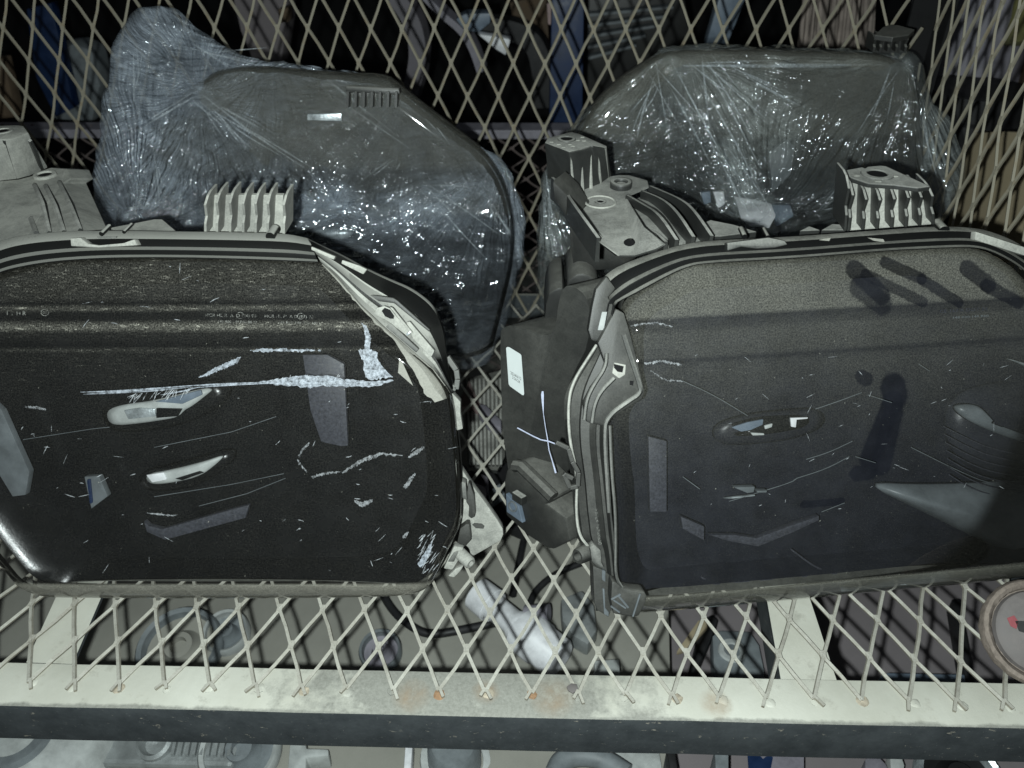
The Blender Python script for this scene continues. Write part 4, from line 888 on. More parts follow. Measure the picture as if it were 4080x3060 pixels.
wallp = [onY(q_, .535) for q_ in M('d1', (155, 690), (330, 860), (420, 1010), (740, 1460), (1000, 1640), (1100, 1800), (430, 1850), (380, 1500), (360, 1200), (180, 930))]
MB().prism(wallp, (.01, .02, 0)).make('bracket_wall', 'black_side', BK, bevel=.002, smooth=True)
# lamp units behind the right cover
shell_unit(RLF, M('c6', (305, 1112), (420, 1072), (540, 1052), (700, 1045), (818, 1045), (812, 1100), (700, 1132), (530, 1158), (310, 1172), (440, 1140)), -.022, 'black_gloss', 'projector', RL, .002)
unit(RLF, M('c6', (315, 1112), (420, 1078), (525, 1058), (520, 1095), (440, 1130), (380, 1140)), -.019, 'steel_blue', 'projector_facet', parent=RL, th=.002)
unit(RLF, M('c6', (700, 1050), (815, 1046), (810, 1056), (740, 1062), (735, 1112), (705, 1108)), -.019, 'white_plastic', 'projector_facet', parent=RL, th=.002)
unit(RLF, M('c6', (530, 1100), (585, 1085), (580, 1110), (535, 1125)), -.019, 'pale_grey', 'projector_facet', parent=RL, th=.002)
unit(RLF, M('c6', (440, 1145), (530, 1150), (530, 1162), (455, 1165)), -.019, 'pale_grey', 'projector_facet', parent=RL, th=.002)
shell_unit(RLF, M('c6', (200, 1100), (420, 1030), (700, 1000), (900, 990), (930, 1100), (760, 1180), (500, 1220), (220, 1230)), -.036, 'blue_black', 'projector_shroud', RL, .003)
unit(RLF, M('c6', (330, 1500), (470, 1495), (462, 1532), (420, 1538)), -.024, 'pale_strip', 'reflector_tip', parent=RL)
unit(RLF, M('c6', (480, 1522), (550, 1520), (545, 1535), (485, 1536)), -.024, 'pale_strip', 'reflector_tip', parent=RL)
unit(RLF, M('c6', (265, 1572), (470, 1548), (470, 1556), (330, 1572)), -.024, 'chrome', 'reflector_tip', parent=RL, th=.003)
unit(RLF, M('c5', (1990, 1170), (2110, 1200), (2110, 1659), (2000, 1659)), -.030, 'smoke_strip', 'light_guide', parent=RL)
unit(RLF, M('b3', (-10, 30), (142, 95), (140, 185), (0, 110)), -.030, 'smoke_strip', 'light_guide', parent=RL)
unit(RLF, M('b3', (170, 150), (340, 150), (480, 170), (700, 90), (885, 25), (885, 55), (700, 140), (490, 225), (300, 190)), -.030, 'smoke_strip', 'light_guide', parent=RL)
for q in (((860, 992), (1000, 945), (1160, 885)), ((800, 1318), (950, 1272), (1100, 1200)), ((740, 1440), (930, 1380), (1080, 1300)), ((300, 1590), (700, 1470), (740, 1440)), ((1480, 1240), (1800, 1400), (2000, 1480), (2260, 1495)), ((1050, 1600), (900, 1659)), ((1530, 700), (1600, 745)), ((0, 1430), (110, 1510)), ((0, 810), (200, 900), (420, 1035)), ((1200, 900), (1355, 950)), ((1120, 1300), (1250, 1340))):
    MB().tube([RLF.at(p, -.030) for p in chaikin(V2(M('c6', *q)), 2, False)], .0003, 5).make('bezel_edge', 'pale_strip', RL)
for k in range(7):
    q = [(1690 + 6*k, 1105 + 52*k), (1850, 1185 + 52*k), (2000, 1250 + 50*k), (2300, 1310 + 46*k)]
    MB().tube([RLF.at(p, -.026) for p in chaikin(V2(M('c6', *q)), 2, False)], .0005, 5).make('lamp_rib', 'smoke_strip', RL, smooth=True)
shell_unit(RLF, M('c6', (1760, 975), (1890, 960), (1960, 1000), (1870, 1035), (2100, 1140), (2300, 1180), (2300, 1230), (2080, 1170), (1830, 1060)), -.024, 'pale_strip', 'reflector_arm', RL, .003)
shell_unit(RLF, M('c6', (2100, 662), (2212, 690), (2330, 720), (2330, 760), (2212, 712)), -.02, 'chrome', 'reflector_arm', RL, .002)
shell_unit(RLF, M('px', (3440, 1925), (3700, 1935), (3950, 1925), (4280, 1900), (4280, 2270), (4080, 2240), (3900, 2150), (3660, 2030)), -.034, 'pale_strip', 'side_reflector', RL, .016)
for q in (((500, 440), (700, 440), (810, 415), (815, 388)), ((260, 430), (300, 452), (430, 450)), ((700, 240), (860, 360), (1000, 410), (1150, 408)), ((120, 420), (200, 470), (330, 470))):
    MB().tube([RLF.at(p, -.034) for p in chaikin(V2(M('b3', *q)), 2, False)], .0008, 5).make('bezel_edge', 'smoke_strip', RL)
plain('inner_form', (.022, .024, .032), .35, spec=.4)
shell_unit(RLF, M('c6', (1760, 900), (2000, 820), (2300, 800), (2400, 1100), (2400, 1500), (2100, 1480), (1800, 1350), (1690, 1120)), -.042, 'inner_form', 'side_bowl', RL, .012)
mb = MB(); rr = random.Random(5)
for _ in range(46):
    x, y = rr.uniform(60, 2150), rr.uniform(600, 1640); an = rr.gauss(-.3, .8); L = rr.choice((14, 22, 40, 60))
    sliver(bvR, RLF, M('c6', (x, y), (x + L*.5*math.cos(an), y + L*.5*math.sin(an)), (x + L*math.cos(an), y + L*math.sin(an))), rr.uniform(1.0, 2.2), mb)
mb.make('fine_scratches', 'hairline', RL, recalc=False, kind='stuff')
for q in (((1870, 450), (1960, 430), (2050, 425), (2150, 455), (2140, 465), (2050, 440), (1960, 445), (1880, 460)), ((1960, 690), (2080, 670), (2212, 700), (2200, 712), (2080, 690), (1970, 705)), ((2000, 740), (2100, 800), (2212, 810), (2212, 815), (2100, 806), (2005, 750))):
    decal(bvR, RLF, M('c5', *q), 'scuff', RL)
moulded(RLF, bvR, 'CE 167 R DOT 24', (3745, 1247), (3935, 1236), 13, 'smoke_strip', RL, 'approval_mark')
moulded(RLF, bvR, '148 R00 149 R00', (3798, 1270), (3940, 1262), 9, 'pale_strip', RL, 'approval_mark')
#PART3
# ------------------------------------------------------------------ two more headlamps at the back, wrapped in stretch film
def film(fr, outl, mat, parent, mid, front, backd, seed, flat=3.2, N=300, K=70, amp=1., tilt=0., top=0., shape=None):
    """bag of film round a lamp: silhouette outline, front and back skins, real folds"""
    P = [fr.ab(fr.at(p, mid)) for p in outl]; P = resample(chaikin(V2(P), 1), N, True); cen = sum(P, Vector())/N
    P = [p_ + (p_-cen).normalized()*(noise.noise(p_*55 + Vector((seed, 0, 0)))*.0035 + noise.noise(p_*170)*.0013) for p_ in P]
    def skin(sgn, depth):
        rings = []
        for k in range(K+1):
            s = 1 - k/K; R = []
            for j, q in enumerate(P):
                g = cen + (q-cen)*max(s, .004); h = (1 - s**flat)**.62
                p3 = Vector((g.x*30 + seed, g.y*30, seed)); an = 6.28318*j/N
                fold = abs(noise.noise(Vector((math.cos(an)*5.5 + seed, math.sin(an)*5.5, s*1.1)))) - .18
                crump = noise.turbulence(p3*1.6, 4, False) - .45
                ridge = 1 - abs(noise.noise(Vector((g.x*22 + g.y*34 + seed, g.y*9 - g.x*6, 3.3))))*2.2
                w_ = min(1, (1-s)*6)
                c = mid + sgn*(depth*h + w_*amp*(.0055*fold + .0042*crump + .0026*max(0, ridge) + .0014*noise.noise(p3*3.4))) + (top*(g.y-cen.y) if sgn > 0 else 0)*w_
                if shape and sgn > 0: c += shape(g.x, g.y)*w_
                v = fr.pt(g.x, g.y, c); v.z = max(v.z, .003); R.append((v, (g.x, g.y)))
            rings.append(R)
        return rings
    F, B = skin(1, front-mid), skin(-1, backd)
    rings = F[::-1] + B[1:]
    vs = [v for R in rings for v, _ in R]; uv = [u for R in rings for _, u in R]; n = N
    fs = [(i*n+j, i*n+(j+1) % n, (i+1)*n+(j+1) % n, (i+1)*n+j) for i in range(len(rings)-1) for j in range(n)]
    o = mesh('wrapping_film', vs, fs, mat, parent, smooth=2, uvs=uv); outward(o, fr.n)
    return o, BVHTree.FromPolygons(vs, fs)
sm = lambda x: max(0., min(1., x))**2*(3 - 2*max(0., min(1., x)))
def rear_lamp(name, A, B, tilt, outl, lensname, label, dustp):
    fr = Frame(onZ(A, .004), onZ(B, .004), tilt); root = empty('headlight', fr.pt(.12, 0), label, 'headlight', 'car headlights on the rack')
    lens_mat(lensname, (.40, .40, .35), dustp, [], 0, speck=.3)
    s = lambda b, e, k: 1/(1 + math.exp(max(-40, min(40, (b-e)*k))))
    o, bv, P = lens_shell(fr, outl, lensname, root, [(0, -.014), (.001, -.006), (.003, -.001), (.009, .002), (.014, .003)], .003, lambda a, b: -.004 + .003*s(b, .165, 700), N=160)
    bezel(fr, P, root, .035); body(fr, P, root, 'black_side', .085, shrink=.8)
    return fr, root, bv, P
wl_out = [(560, 500), (760, 330), (900, 255), (1360, 300), (1530, 300), (1600, 365), (1850, 555), (1960, 640), (2040, 800), (2060, 1020), (1990, 1300), (1950, 1455), (1300, 1465), (500, 1450), (410, 900)]
WLF, WL, bvWL, PWL = rear_lamp('WL', (500, 1490), (1900, 1490), 9, wl_out, 'lens_wrapped', 'rear left headlight bundled in crinkled clear stretch film with a film peak', [(0, .01), (.12, .012), (.158, .014), (.164, .06), (.20, .07), (.206, .13), (.25, .15), (.33, .15)])
for q in (((30, 560), (370, 575), (380, 610), (30, 600)),):
    plate(WLF, M('c2', *q), .004, .012, 'grey_tab', WL, 'mounting_tab')
for k in range(7):
    x = 50 + 52*k; MB().bar(WLF.at(M('c2', (x, 590))[0], .003), WLF.at(M('c2', (x - 3, 690))[0], .003), .002, .012, WLF.n).make('fin', 'grey_tab', WL)
shell_unit(WLF, M('c1', (2000, 1490), (2212, 1475), (2300, 1500), (2250, 1560), (2080, 1540)), .004, 'chrome', 'projector', WL, .004)
shell_unit(WLF, [(760, 800), (1300, 800), (1330, 880), (1240, 930), (800, 910)], -.012, 'pale_strip', 'reflector_arm', WL, .004)
unit(WLF, M('c1', (1990, 740), (2212, 735), (2212, 785), (1990, 780)), .002, 'chrome', 'trim_bar', parent=WL, th=.003)
zl = lambda k, a, b, r: (*[c for P_ in (M(k, a)[0], M(k, b)[0]) for c in WLF.ab(WLF.at(P_, .01))], r)
film_mat('film_left', .065, 0., glint=1.7, zones=[zl('c1', (800, 950), (950, 1400), .030), zl('c1', (1300, 1330), (2212, 1330), .020), zl('c2', (100, 1400), (950, 1350), .022), zl('c1', (1200, 300), (1750, 420), .012), zl('c1', (950, 750), (1400, 650), .010), zl('c1', (1900, 1400), (2250, 1420), .016)], milky=[zl('c1', (800, 500), (900, 1350), .075), zl('c1', (1000, 200), (1500, 600), .040), zl('c1', (1500, 1300), (2212, 1330), .02), zl('c2', (300, 1400), (1050, 1300), .025), zl('c2', (900, 1000), (1100, 1400), .020), zl('c2', (380, 580), (950, 980), .014), zl('c2', (1120, 1200), (1150, 1640), .014), zl('c1', (1500, 400), (2212, 480), .010)], pinch=[(*zl('c1', (1280, 620), (0, 0), 0)[:2], 26), (*zl('c1', (1750, 420), (0, 0), 0)[:2], 20), (*zl('c2', (390, 600), (0, 0), 0)[:2], 22), (*zl('c2', (1050, 1050), (0, 0), 0)[:2], 24), (*zl('c1', (900, 1450), (0, 0), 0)[:2], 24)])
wlf_out = M('c1', (645, 1480), (605, 1250), (605, 1080), (635, 900), (652, 740), (690, 520), (725, 330), (800, 150), (900, 52), (1030, 30), (1120, 45), (1175, 78), (1230, 150), (1330, 205), (1440, 305), (1600, 372), (1800, 402), (2000, 430), (2212, 468)) + M('c2', (270, 482), (380, 575), (570, 722), (800, 880), (980, 992), (1060, 1035), (1118, 1170), (1150, 1280), (1200, 1470), (1185, 1659)) + M('c5', (1150, 100), (1090, 350), (1020, 530), (960, 700), (850, 760), (600, 780), (0, 800)) + M('c4', (600, 800))
aA, bA = WLF.ab(WLF.at(M('c1', (1500, 1330))[0], .01)); aB, bB = WLF.ab(WLF.at(M('c2', (700, 1480))[0], .01))
def wl_shape(a, b):
    b0 = bA + (bB-bA)*(a-aA)/(aB-aA)
    return .011*sm((b0 + .016 - b)/.034) - .05*(a-aA)
fo, bvF = film(WLF, wlf_out, 'film_left', WL, -.022, .010, .034, 1.7, amp=1.15, top=-.05, shape=wl_shape)
def creases(bvh, fr, parent, L, seed):
    rr = random.Random(seed); mb = MB()
    for k, p0, p1, n, jit, wpx in L:
        for _ in range((n+2)//3):
            a = (p0[0] + rr.gauss(0, jit*.4), p0[1] + rr.gauss(0, jit*.4)); b = (p1[0] + rr.gauss(0, jit), p1[1] + rr.gauss(0, jit))
            m_ = ((a[0]+b[0])/2 + rr.gauss(0, jit*.12), (a[1]+b[1])/2 + rr.gauss(0, jit*.12)); f0, f1 = sorted((rr.uniform(0, .45), rr.uniform(.5, 1)))
            P_ = chaikin(V2(M(k, a, m_, b)), 2, False); P_ = P_[int(f0*len(P_)):max(int(f1*len(P_)), int(f0*len(P_)) + 3)]
            sliver(bvh, fr, P_, rr.uniform(.5, 1.3)*wpx, mb, .0006)
    mb.make('film_creases', 'film_crease', parent, recalc=False, kind='stuff')
creases(bvF, WLF, WL, [('c1', (1280, 640), (2000, 1150), 16, 90, 6), ('c1', (1280, 640), (1750, 1000), 10, 80, 6), ('c1', (1250, 620), (820, 900), 9, 40, 8), ('c1', (1000, 1000), (1020, 1400), 16, 60, 5), ('c2', (-100, 550), (420, 1000), 8, 120, 4), ('c2', (400, 1000), (150, 1180), 8, 80, 4), ('c2', (500, 1200), (950, 1450), 18, 110, 4), ('c2', (450, 650), (800, 1100), 8, 70, 5), ('c1', (900, 300), (850, 700), 10, 60, 6), ('c1', (1200, 320), (1700, 430), 12, 60, 5), ('c1', (1500, 1200), (2200, 1280), 14, 70, 4), ('c2', (950, 1300), (1120, 1640), 12, 40, 5)], 21)
wr_out = [(2620, 230), (2700, 195), (3300, 205), (3650, 222), (3690, 420), (3700, 640), (3700, 900), (3640, 1200), (3500, 1330), (2400, 1330), (2230, 1050), (2240, 700), (2330, 480), (2450, 340)]
WRF, WR, bvWR, PWR = rear_lamp('WR', (2300, 1480), (3700, 1440), 9, wr_out, 'lens_wrapped_right', 'rear right headlight wrapped in taut clear film over a dull grey lens', [(0, .01), (.10, .012), (.195, .02), (.200, .07), (.222, .075), (.2265, .17), (.27, .20), (.33, .20)])
unit(WRF, M('c3', (335, 1275), (480, 1300), (575, 1322), (605, 1400), (560, 1480), (440, 1470), (380, 1420)), .004, 'white_plastic', 'projector', parent=WR)
unit(WRF, M('c3', (570, 1325), (700, 1330), (720, 1400), (610, 1470)), .003, 'steel_blue', 'projector', parent=WR)
unit(WRF, M('c3', (200, 1245), (268, 1240), (276, 1320), (232, 1352)), .004, 'white_plastic', 'reflector_tip', parent=WR)
unit(WRF, M('c3', (120, 1250), (180, 1240), (185, 1310), (140, 1330)), .003, 'steel_blue', 'reflector_tip', parent=WR)
unit(WRF, M('c3', (560, 1000), (680, 900), (730, 960), (700, 1130), (580, 1250)), -.01, 'pale_strip', 'reflector_arm', parent=WR)
TB = empty('mounting_tab', (0, 0, 0)); TB.parent = WR; TB.location = -WR.location
ztb = onY(M('e3', (900, 350))[0], .735).z
MB().prism([onZ(p, ztb) for p in M('e3', (715, 350), (800, 270), (860, 250), (950, 250), (1120, 295), (1060, 350), (900, 375))], (0, 0, -.004)).make('tab_top', 'black_plastic', TB, bevel=.0006)
for x in (720, 785, 865, 945, 1035):
    mb = MB(); q0, q1 = M('e3', (x - 12, 520), (x, 355)); fins(mb, [q0[0]], [q1[1]], [q0[1]], .735, .02, .002, lean=6); mb.make('fin', 'black_plastic', TB)
A, B, T1, T0 = (onY(p, .745) for p in M('e3', (700, 525), (1035, 530), (1040, 360), (720, 360))); MB().prism([A, B, T1, T0], (0, .004, 0)).make('tab_plate', 'black_plastic', TB)
zr = lambda k, a, b, r: (*[c for P_ in (M(k, a)[0], M(k, b)[0]) for c in WRF.ab(WRF.at(P_, .006))], r)
film_mat('film_right', .040, 4.3, col=(.58, .63, .62), glint=1.6, milky=[zr('c3', (1700, 850), (1720, 1250), .026), zr('c2', (1700, 680), (2050, 420), .014), zr('c3', (0, 450), (600, 800), .03), zr('c3', (300, 1000), (400, 1300), .02), zr('c2', (1330, 1200), (1340, 1600), .02), zr('c3', (600, 400), (1500, 420), .008)], zones=[zr('c3', (-100, 750), (500, 1300), .022), zr('c3', (300, 1300), (900, 1250), .014), zr('c2', (1320, 1250), (1350, 1600), .02), zr('c2', (2090, 400), (2212, 420), .010)], pinch=[(*zr('c3', (30, 360), (0, 0), 0)[:2], 26), (*zr('c3', (1500, 380), (0, 0), 0)[:2], 20), (*zr('c3', (480, 1500), (0, 0), 0)[:2], 24), (*zr('c2', (1300, 1150), (0, 0), 0)[:2], 22)])
wrf_out = M('c2', (1262, 1659), (1280, 1400), (1290, 1200), (1330, 1050), (1400, 920), (1500, 790), (1600, 690), (1700, 620), (1830, 530), (1930, 462), (1995, 365), (2090, 312), (2212, 290)) + M('c3', (200, 288), (600, 300), (900, 315), (1300, 322), (1532, 335), (1548, 430), (1580, 560), (1620, 660), (1690, 735), (1740, 800), (1780, 900), (1830, 1015), (1810, 1150), (1770, 1280), (1640, 1450)) + [(3640, 1200), (3400, 1330), (2800, 1360), (2380, 1350), (2150, 1300)]
aC, bC = WRF.ab(WRF.at(M('c3', (300, 1150))[0], .006))
def wr_shape(a, b): return .010*sm((bC + .018 - b)/.036) + .06*(a-aC)*sm((bC + .03 - b)/.05)
fo, bvF2 = film(WRF, wrf_out, 'film_right', WR, -.022, .010, .034, 6.1, amp=.5, flat=7., shape=wr_shape)
creases(bvF2, WRF, WR, [('c3', (150, 350), (1000, 830), 12, 70, 7), ('c3', (100, 350), (650, 900), 14, 100, 7), ('c3', (0, 350), (480, 1300), 16, 130, 6), ('c3', (-200, 420), (100, 1000), 10, 120, 5), ('c2', (2050, 500), (1850, 760), 12, 90, 6), ('c3', (0, 420), (1400, 430), 9, 30, 7), ('c3', (1400, 430), (1150, 900), 7, 90, 6), ('c3', (250, 1000), (450, 1350), 16, 90, 5), ('c3', (850, 1380), (1050, 1280), 8, 40, 4), ('c3', (1560, 700), (1700, 1250), 14, 60, 7), ('c2', (1320, 1100), (1340, 1600), 14, 40, 5)], 33)

# ------------------------------------------------------------------ what lies on the shelf below
LZ = -.20
board = MB().prism([onZ(p, LZ) for p in ((-600, 3500), (2690, 3500), (2640, 1500), (-400, 1500))], (0, 0, -.006)).make('shelf_board', 'tan_board', None, label='dull tan sheet lining the shelf below the mesh deck', cat='board')
board2 = MB().prism([onZ(p, LZ - .001) for p in ((2700, 3500), (4900, 3500), (4500, 1500), (2650, 1500))], (0, 0, -.006)).make('shelf_board', 'purple_board', None, label='brownish purple sheet on the lower shelf at the right', cat='board')
def thing(name, label, cat, loc, group=None): return empty(name, loc, label, cat, group)
# white filler bottle
a, b = onZ(M('b2', (870, 520))[0], LZ + .035), onZ(M('b2', (1420, 960))[0], LZ + .030); d = b-a; L = d.length
t_ = thing('filler_bottle', 'white plastic filler neck bottle lying under the mesh deck', 'bottle', (a+b)/2 - Vector((0, 0, .03)))
MB().rev(a, d, [(0, .0001), (0, .013), (.002, .0165), (L*.2, .0172), (L*.2, .016), (L*.24, .016)], 32).make('cap', 'white_plastic', t_, smooth=True)
MB().rev(a, d, [(L*.22, .0135), (L*.3, .0125), (L*.46, .0125), (L*.5, .015), (L*.53, .015), (L*.55, .020), (L*.62, .0215), (L*.78, .021), (L*.8, .0195), (L*.97, .0195), (L, .017), (L, .0001)], 32).make('bottle_body', 'white_plastic', t_, smooth=True)
MB().tube([lerp(a, b, .45) + Vector((.012, .006, .006)), lerp(a, b, .56) + Vector((.026, .010, .012))], [.007, .0085], 14).make('spout', 'lavender', t_, smooth=True)
def hose(label, pts, r, z, mat='rubber', name='hose'):
    P_ = chaikin([onZ(p, z) for p in pts], 3, False); return MB().tube(P_, r, 10).make(name, mat, None, smooth=True, label=label, cat='hose')
hose('black hose sagging left of the white filler bottle', M('b2', (250, 500), (330, 640), (430, 730), (560, 800), (760, 770), (1060, 705)), .0042, LZ + .012)
hose('thin dark hose curving above the white bottle', M('b2', (1210, 620), (1260, 500), (1400, 390), (1560, 330)), .0035, LZ + .02)
hose('short dark cable crossing under the lower bracket', M('b2', (1195, 120), (1150, 330), (1110, 540)), .004, LZ + .01)
def ringthing(name, label, cat, c, R, r, mat, mat2, axis=(0, -.25, 1)):
    t = thing(name, label, cat, c); MB().rev(c, axis, [(0, R), (.010, R*1.02), (.014, R*.96), (.012, R*.86), (.002, R*.84), (0, R*.82)], 36).make('rim', mat, t, smooth=True)
    MB().rev(Vector(c) + Vector((0, 0, .003)), axis, [(0, R*.82), (-.002, R*.5), (.004, R*.36), (.010, R*.33), (.010, R*.2), (.003, R*.18), (.003, .0001)], 30).make('hub', mat2, t, smooth=True); return t
ringthing('lamp_ring', 'grey ring shaped lamp bowl on the lower shelf, under the left headlight', 'lamp bowl', onZ(M('b1', (1180, 900))[0], LZ + .004), .040, .03, 'grey_plastic', 'tan_board')
ringthing('round_socket', 'rounded pale grey socket right of the grey ring', 'socket', onZ(M('b1', (1480, 800))[0], LZ + .004), .022, .02, 'pale_grey', 'grey_plastic')
ringthing('fan_motor', 'grey round motor cap below the front beam, left of centre', 'motor', onZ(M('b1', (1570, 1560))[0], LZ + .006), .034, .02, 'pale_grey', 'grey_plastic')
t_ = thing('metal_socket', 'bright cast metal socket with fins below the front beam', 'socket', onZ(M('b1', (1030, 1510))[0], LZ + .01)); c = t_.location.copy()
MB().rev(c, (0, -.3, 1), [(0, .016), (.012, .015), (.014, .012), (.006, .009), (.004, .0001)], 28).make('collar', 'cast_metal', t_, smooth=True)
for k in range(9): MB().bar(c + Vector((.018 + .006*k, -.012, .004)), c + Vector((.012 + .006*k, .03, .006)), .0026, .008).make('fin', 'cast_metal', t_)
MB().box(c + Vector((.0, .006, -.003)), (.14, 0, 0), (0, .05, 0), (0, 0, .012)).make('base', 'cast_metal', t_, bevel=.004)
t_ = thing('dusty_housing', 'large dusty grey rounded casing at the bottom left corner', 'casing', onZ(M('b1', (250, 1560))[0], LZ)); c = t_.location.copy()
MB().rev(c, (0, 0, 1), [(0, .07), (.02, .068), (.034, .055), (.040, .03), (.041, .0001)], 40).make('shell', 'pale_grey', t_, smooth=True)
MB().rev(c + Vector((0, -.01, .04)), (0, 0, 1), [(0, .03), (.006, .028), (.006, .02), (.001, .018)], 30).make('collar', 'grey_plastic', t_, smooth=True)
def blk(name, label, cat, k, poly, z, h, mat, bevel=.002, extra=None):
    return MB().prism([onZ(p, z) for p in M(k, *poly)], (0, 0, -h)).make(name, mat, None, bevel=bevel, smooth=True, label=label, cat=cat)
blk('metal_bracket', 'small pale metal bracket below the beam, right of the motor cap', 'bracket', 'b1', ((1880, 1470), (1980, 1465), (1985, 1530), (2130, 1535), (2130, 1580), (1985, 1590), (1980, 1700), (1860, 1700)), LZ + .02, .02, 'pale_grey')
blk('white_strip', 'upright white plastic strip below the middle of the beam', 'strip', 'b2', ((415, 1475), (465, 1475), (450, 1700), (400, 1700)), LZ + .02, .02, 'white_plastic')
t_ = thing('round_relay', 'dark grey domed cap below the middle of the beam', 'cap', onZ(M('b2', (735, 1620))[0], LZ)); c = t_.location.copy()
MB().rev(c, (0, 0, 1), [(0, .023), (.022, .022), (.028, .018), (.029, .0001)], 30).make('dome', 'grey_plastic', t_, smooth=True)
MB().rev(c, (.2, -.1, 1), [(0, .030), (.006, .030), (.006, .024), (0, .023)], 30).make('pale_ring', 'pale_grey', t_, smooth=True)
hose('thick grey hose arching below the beam right of centre', M('b2', (1380, 1700), (1420, 1610), (1550, 1570), (1700, 1600), (1850, 1700)), .009, LZ + .012, 'grey_plastic')
blk('white_flap', 'pale flat panel below the beam behind the grey hose', 'panel', 'b2', ((1600, 1500), (2060, 1535), (2090, 1720), (1900, 1720), (1720, 1570)), LZ + .006, .005, 'pale_grey')
blk('black_strut', 'black upright strut below the beam right of the pale panel', 'strut', 'b2', ((2105, 1530), (2160, 1535), (2190, 1720), (2140, 1720)), LZ + .05, .05, 'rubber')
blk('dark_bracket', 'dark narrow post below the beam at the right', 'post', 'b3', ((205, 1530), (300, 1530), (300, 1720), (215, 1720)), LZ + .05, .05, 'grey_plastic')
blk('blue_print_box', 'violet grey box with a dark blue print below the beam', 'box', 'b3', ((480, 1540), (790, 1545), (790, 1720), (470, 1720)), LZ + .03, .03, 'lavender')
_bp = blk('print_patch', 'dark blue print patch on the violet box below the beam', 'print', 'b3', ((420, 1560), (470, 1545), (520, 1600), (560, 1570), (585, 1590), (560, 1720), (430, 1720)), LZ + .0312, .001, 'blue_paint', bevel=0)
blk('grey_boot', 'grey rounded boot below the beam right of the violet box', 'boot', 'b3', ((1180, 1600), (1220, 1568), (1270, 1575), (1330, 1640), (1340, 1720), (1180, 1720)), LZ + .03, .03, 'lavender', .005)
blk('pale_latch', 'pale plastic latch below the beam beside the grey boot', 'latch', 'b3', ((1340, 1555), (1410, 1552), (1440, 1640), (1430, 1720), (1350, 1720)), LZ + .03, .03, 'pale_grey')
ringthing('headlamp_ring', 'thin bright ring below the beam at the far right', 'ring', onZ(M('b3', (1770, 1750))[0], LZ + .01), .034, .02, 'chrome', 'black_matte')
blk('lamp_cover', 'pale blue grey square cover with moulded ring under the right headlight', 'cover', 'b3', ((190, 800), (230, 760), (440, 770), (500, 860), (540, 1050), (200, 1060)), LZ + .02, .02, 'grey_plastic', .004)
_bp.parent = bpy.data.objects['blue_print_box']; del _bp['label']; del _bp['category']
c = onZ(M('b3', (320, 900))[0], LZ + .0202); _mr = MB().rev(c, (0, 0, 1), [(0, .013), (.002, .012), (.002, .008), (.0005, .007)], 30).make('moulded_ring', 'pale_grey', None, smooth=True)
_mr.parent = bpy.data.objects['lamp_cover']
blk('black_hanger', 'black angled hanger lying beside the pale blue grey cover', 'hanger', 'b3', ((120, 700), (190, 660), (230, 700), (120, 960), (60, 1060), (30, 1060)), LZ + .025, .02, 'rubber')
blk('cream_arm', 'small cream arm near the black hanger below the deck', 'arm', 'b3', ((100, 700), (150, 690), (165, 740), (30, 880), (-40, 900)), LZ + .03, .008, 'card_tan')
blk('black_bar', 'black leaning bar under the deck near the round disc', 'bar', 'b3', ((1745, 560), (1800, 560), (1900, 1120), (1840, 1120)), LZ + .03, .02, 'rubber')
blk('blue_carton', 'blue grey carton behind the beam at the right', 'carton', 'b3', ((1270, 1080), (1290, 1050), (1330, 1040), (1830, 1050), (1840, 1130), (1260, 1140)), LZ + .04, .012, 'steel_blue')
blk('speckled_casting', 'crumbling grey casting beside the white filler bottle', 'casting', 'b2', ((1420, 560), (1560, 500), (1640, 600), (1660, 760), (1600, 860), (1500, 800), (1430, 700)), LZ + .02, .02, 'cast_metal', .004)
blk('pale_block', 'small pale block right of the white filler bottle', 'block', 'b2', ((1640, 960), (1800, 950), (1810, 1060), (1640, 1070)), LZ + .03, .03, 'pale_grey')
ringthing('small_disc', 'small flat grey disc left of the white filler bottle', 'disc', onZ(M('b2', (260, 920))[0], LZ + .004), .020, .02, 'grey_plastic', 'lavender')
# things seen in the gap between the two front lamps
blk('ribbed_panel', 'dark finely ribbed panel seen through the gap between the front headlights', 'panel', 'c5', ((790, 800), (1040, 740), (1060, 1300), (1010, 1390), (820, 1370)), -.06, .004, 'black_plastic', 0)
for k in range(9):
    a_, b_ = onZ(M('c5', (815 + 27*k, 800))[0], -.059), onZ(M('c5', (835 + 25*k, 1360))[0], -.059); MB().bar(a_, b_, .002, .003).make('rib', 'grey_tab', bpy.data.objects['ribbed_panel'])
blk('red_rag', 'pinkish red scrap under the deck between the headlights', 'rag', 'c5', ((760, 930), (830, 790), (850, 850), (900, 950), (960, 1000), (940, 1040), (840, 960), (770, 990)), -.05, .01, 'pinkish', .003)
blk('grey_tube', 'greyish lilac tube crossing under the deck between the headlights', 'tube', 'c5', ((880, 950), (940, 960), (1040, 1060), (1040, 1110), (960, 1090), (890, 1010)), -.045, .012, 'lavender', .004)
blk('dark_lump', 'dark lilac lump below the ribbed panel between the headlights', 'lump', 'c5', ((740, 1300), (860, 1390), (960, 1420), (940, 1500), (800, 1450), (740, 1390)), -.08, .02, 'mauve_steel', .005)
t_ = thing('dark_tray', 'black tray with grey block under the gap between the headlights', 'tray', onZ(M('c5', (980, 1550))[0], -.13)); 
MB().prism([onZ(p, -.12) for p in M('c5', (900, 1400), (1100, 1330), (1250, 1620), (1180, 1800), (1000, 1720), (890, 1540))], (0, 0, -.01)).make('tray_floor', 'rubber', t_)
MB().prism([onZ(p, -.11) for p in M('c5', (950, 1530), (1030, 1470), (1060, 1540), (980, 1600))], (0, 0, -.008)).make('tray_block', 'grey_plastic', t_, bevel=.001)
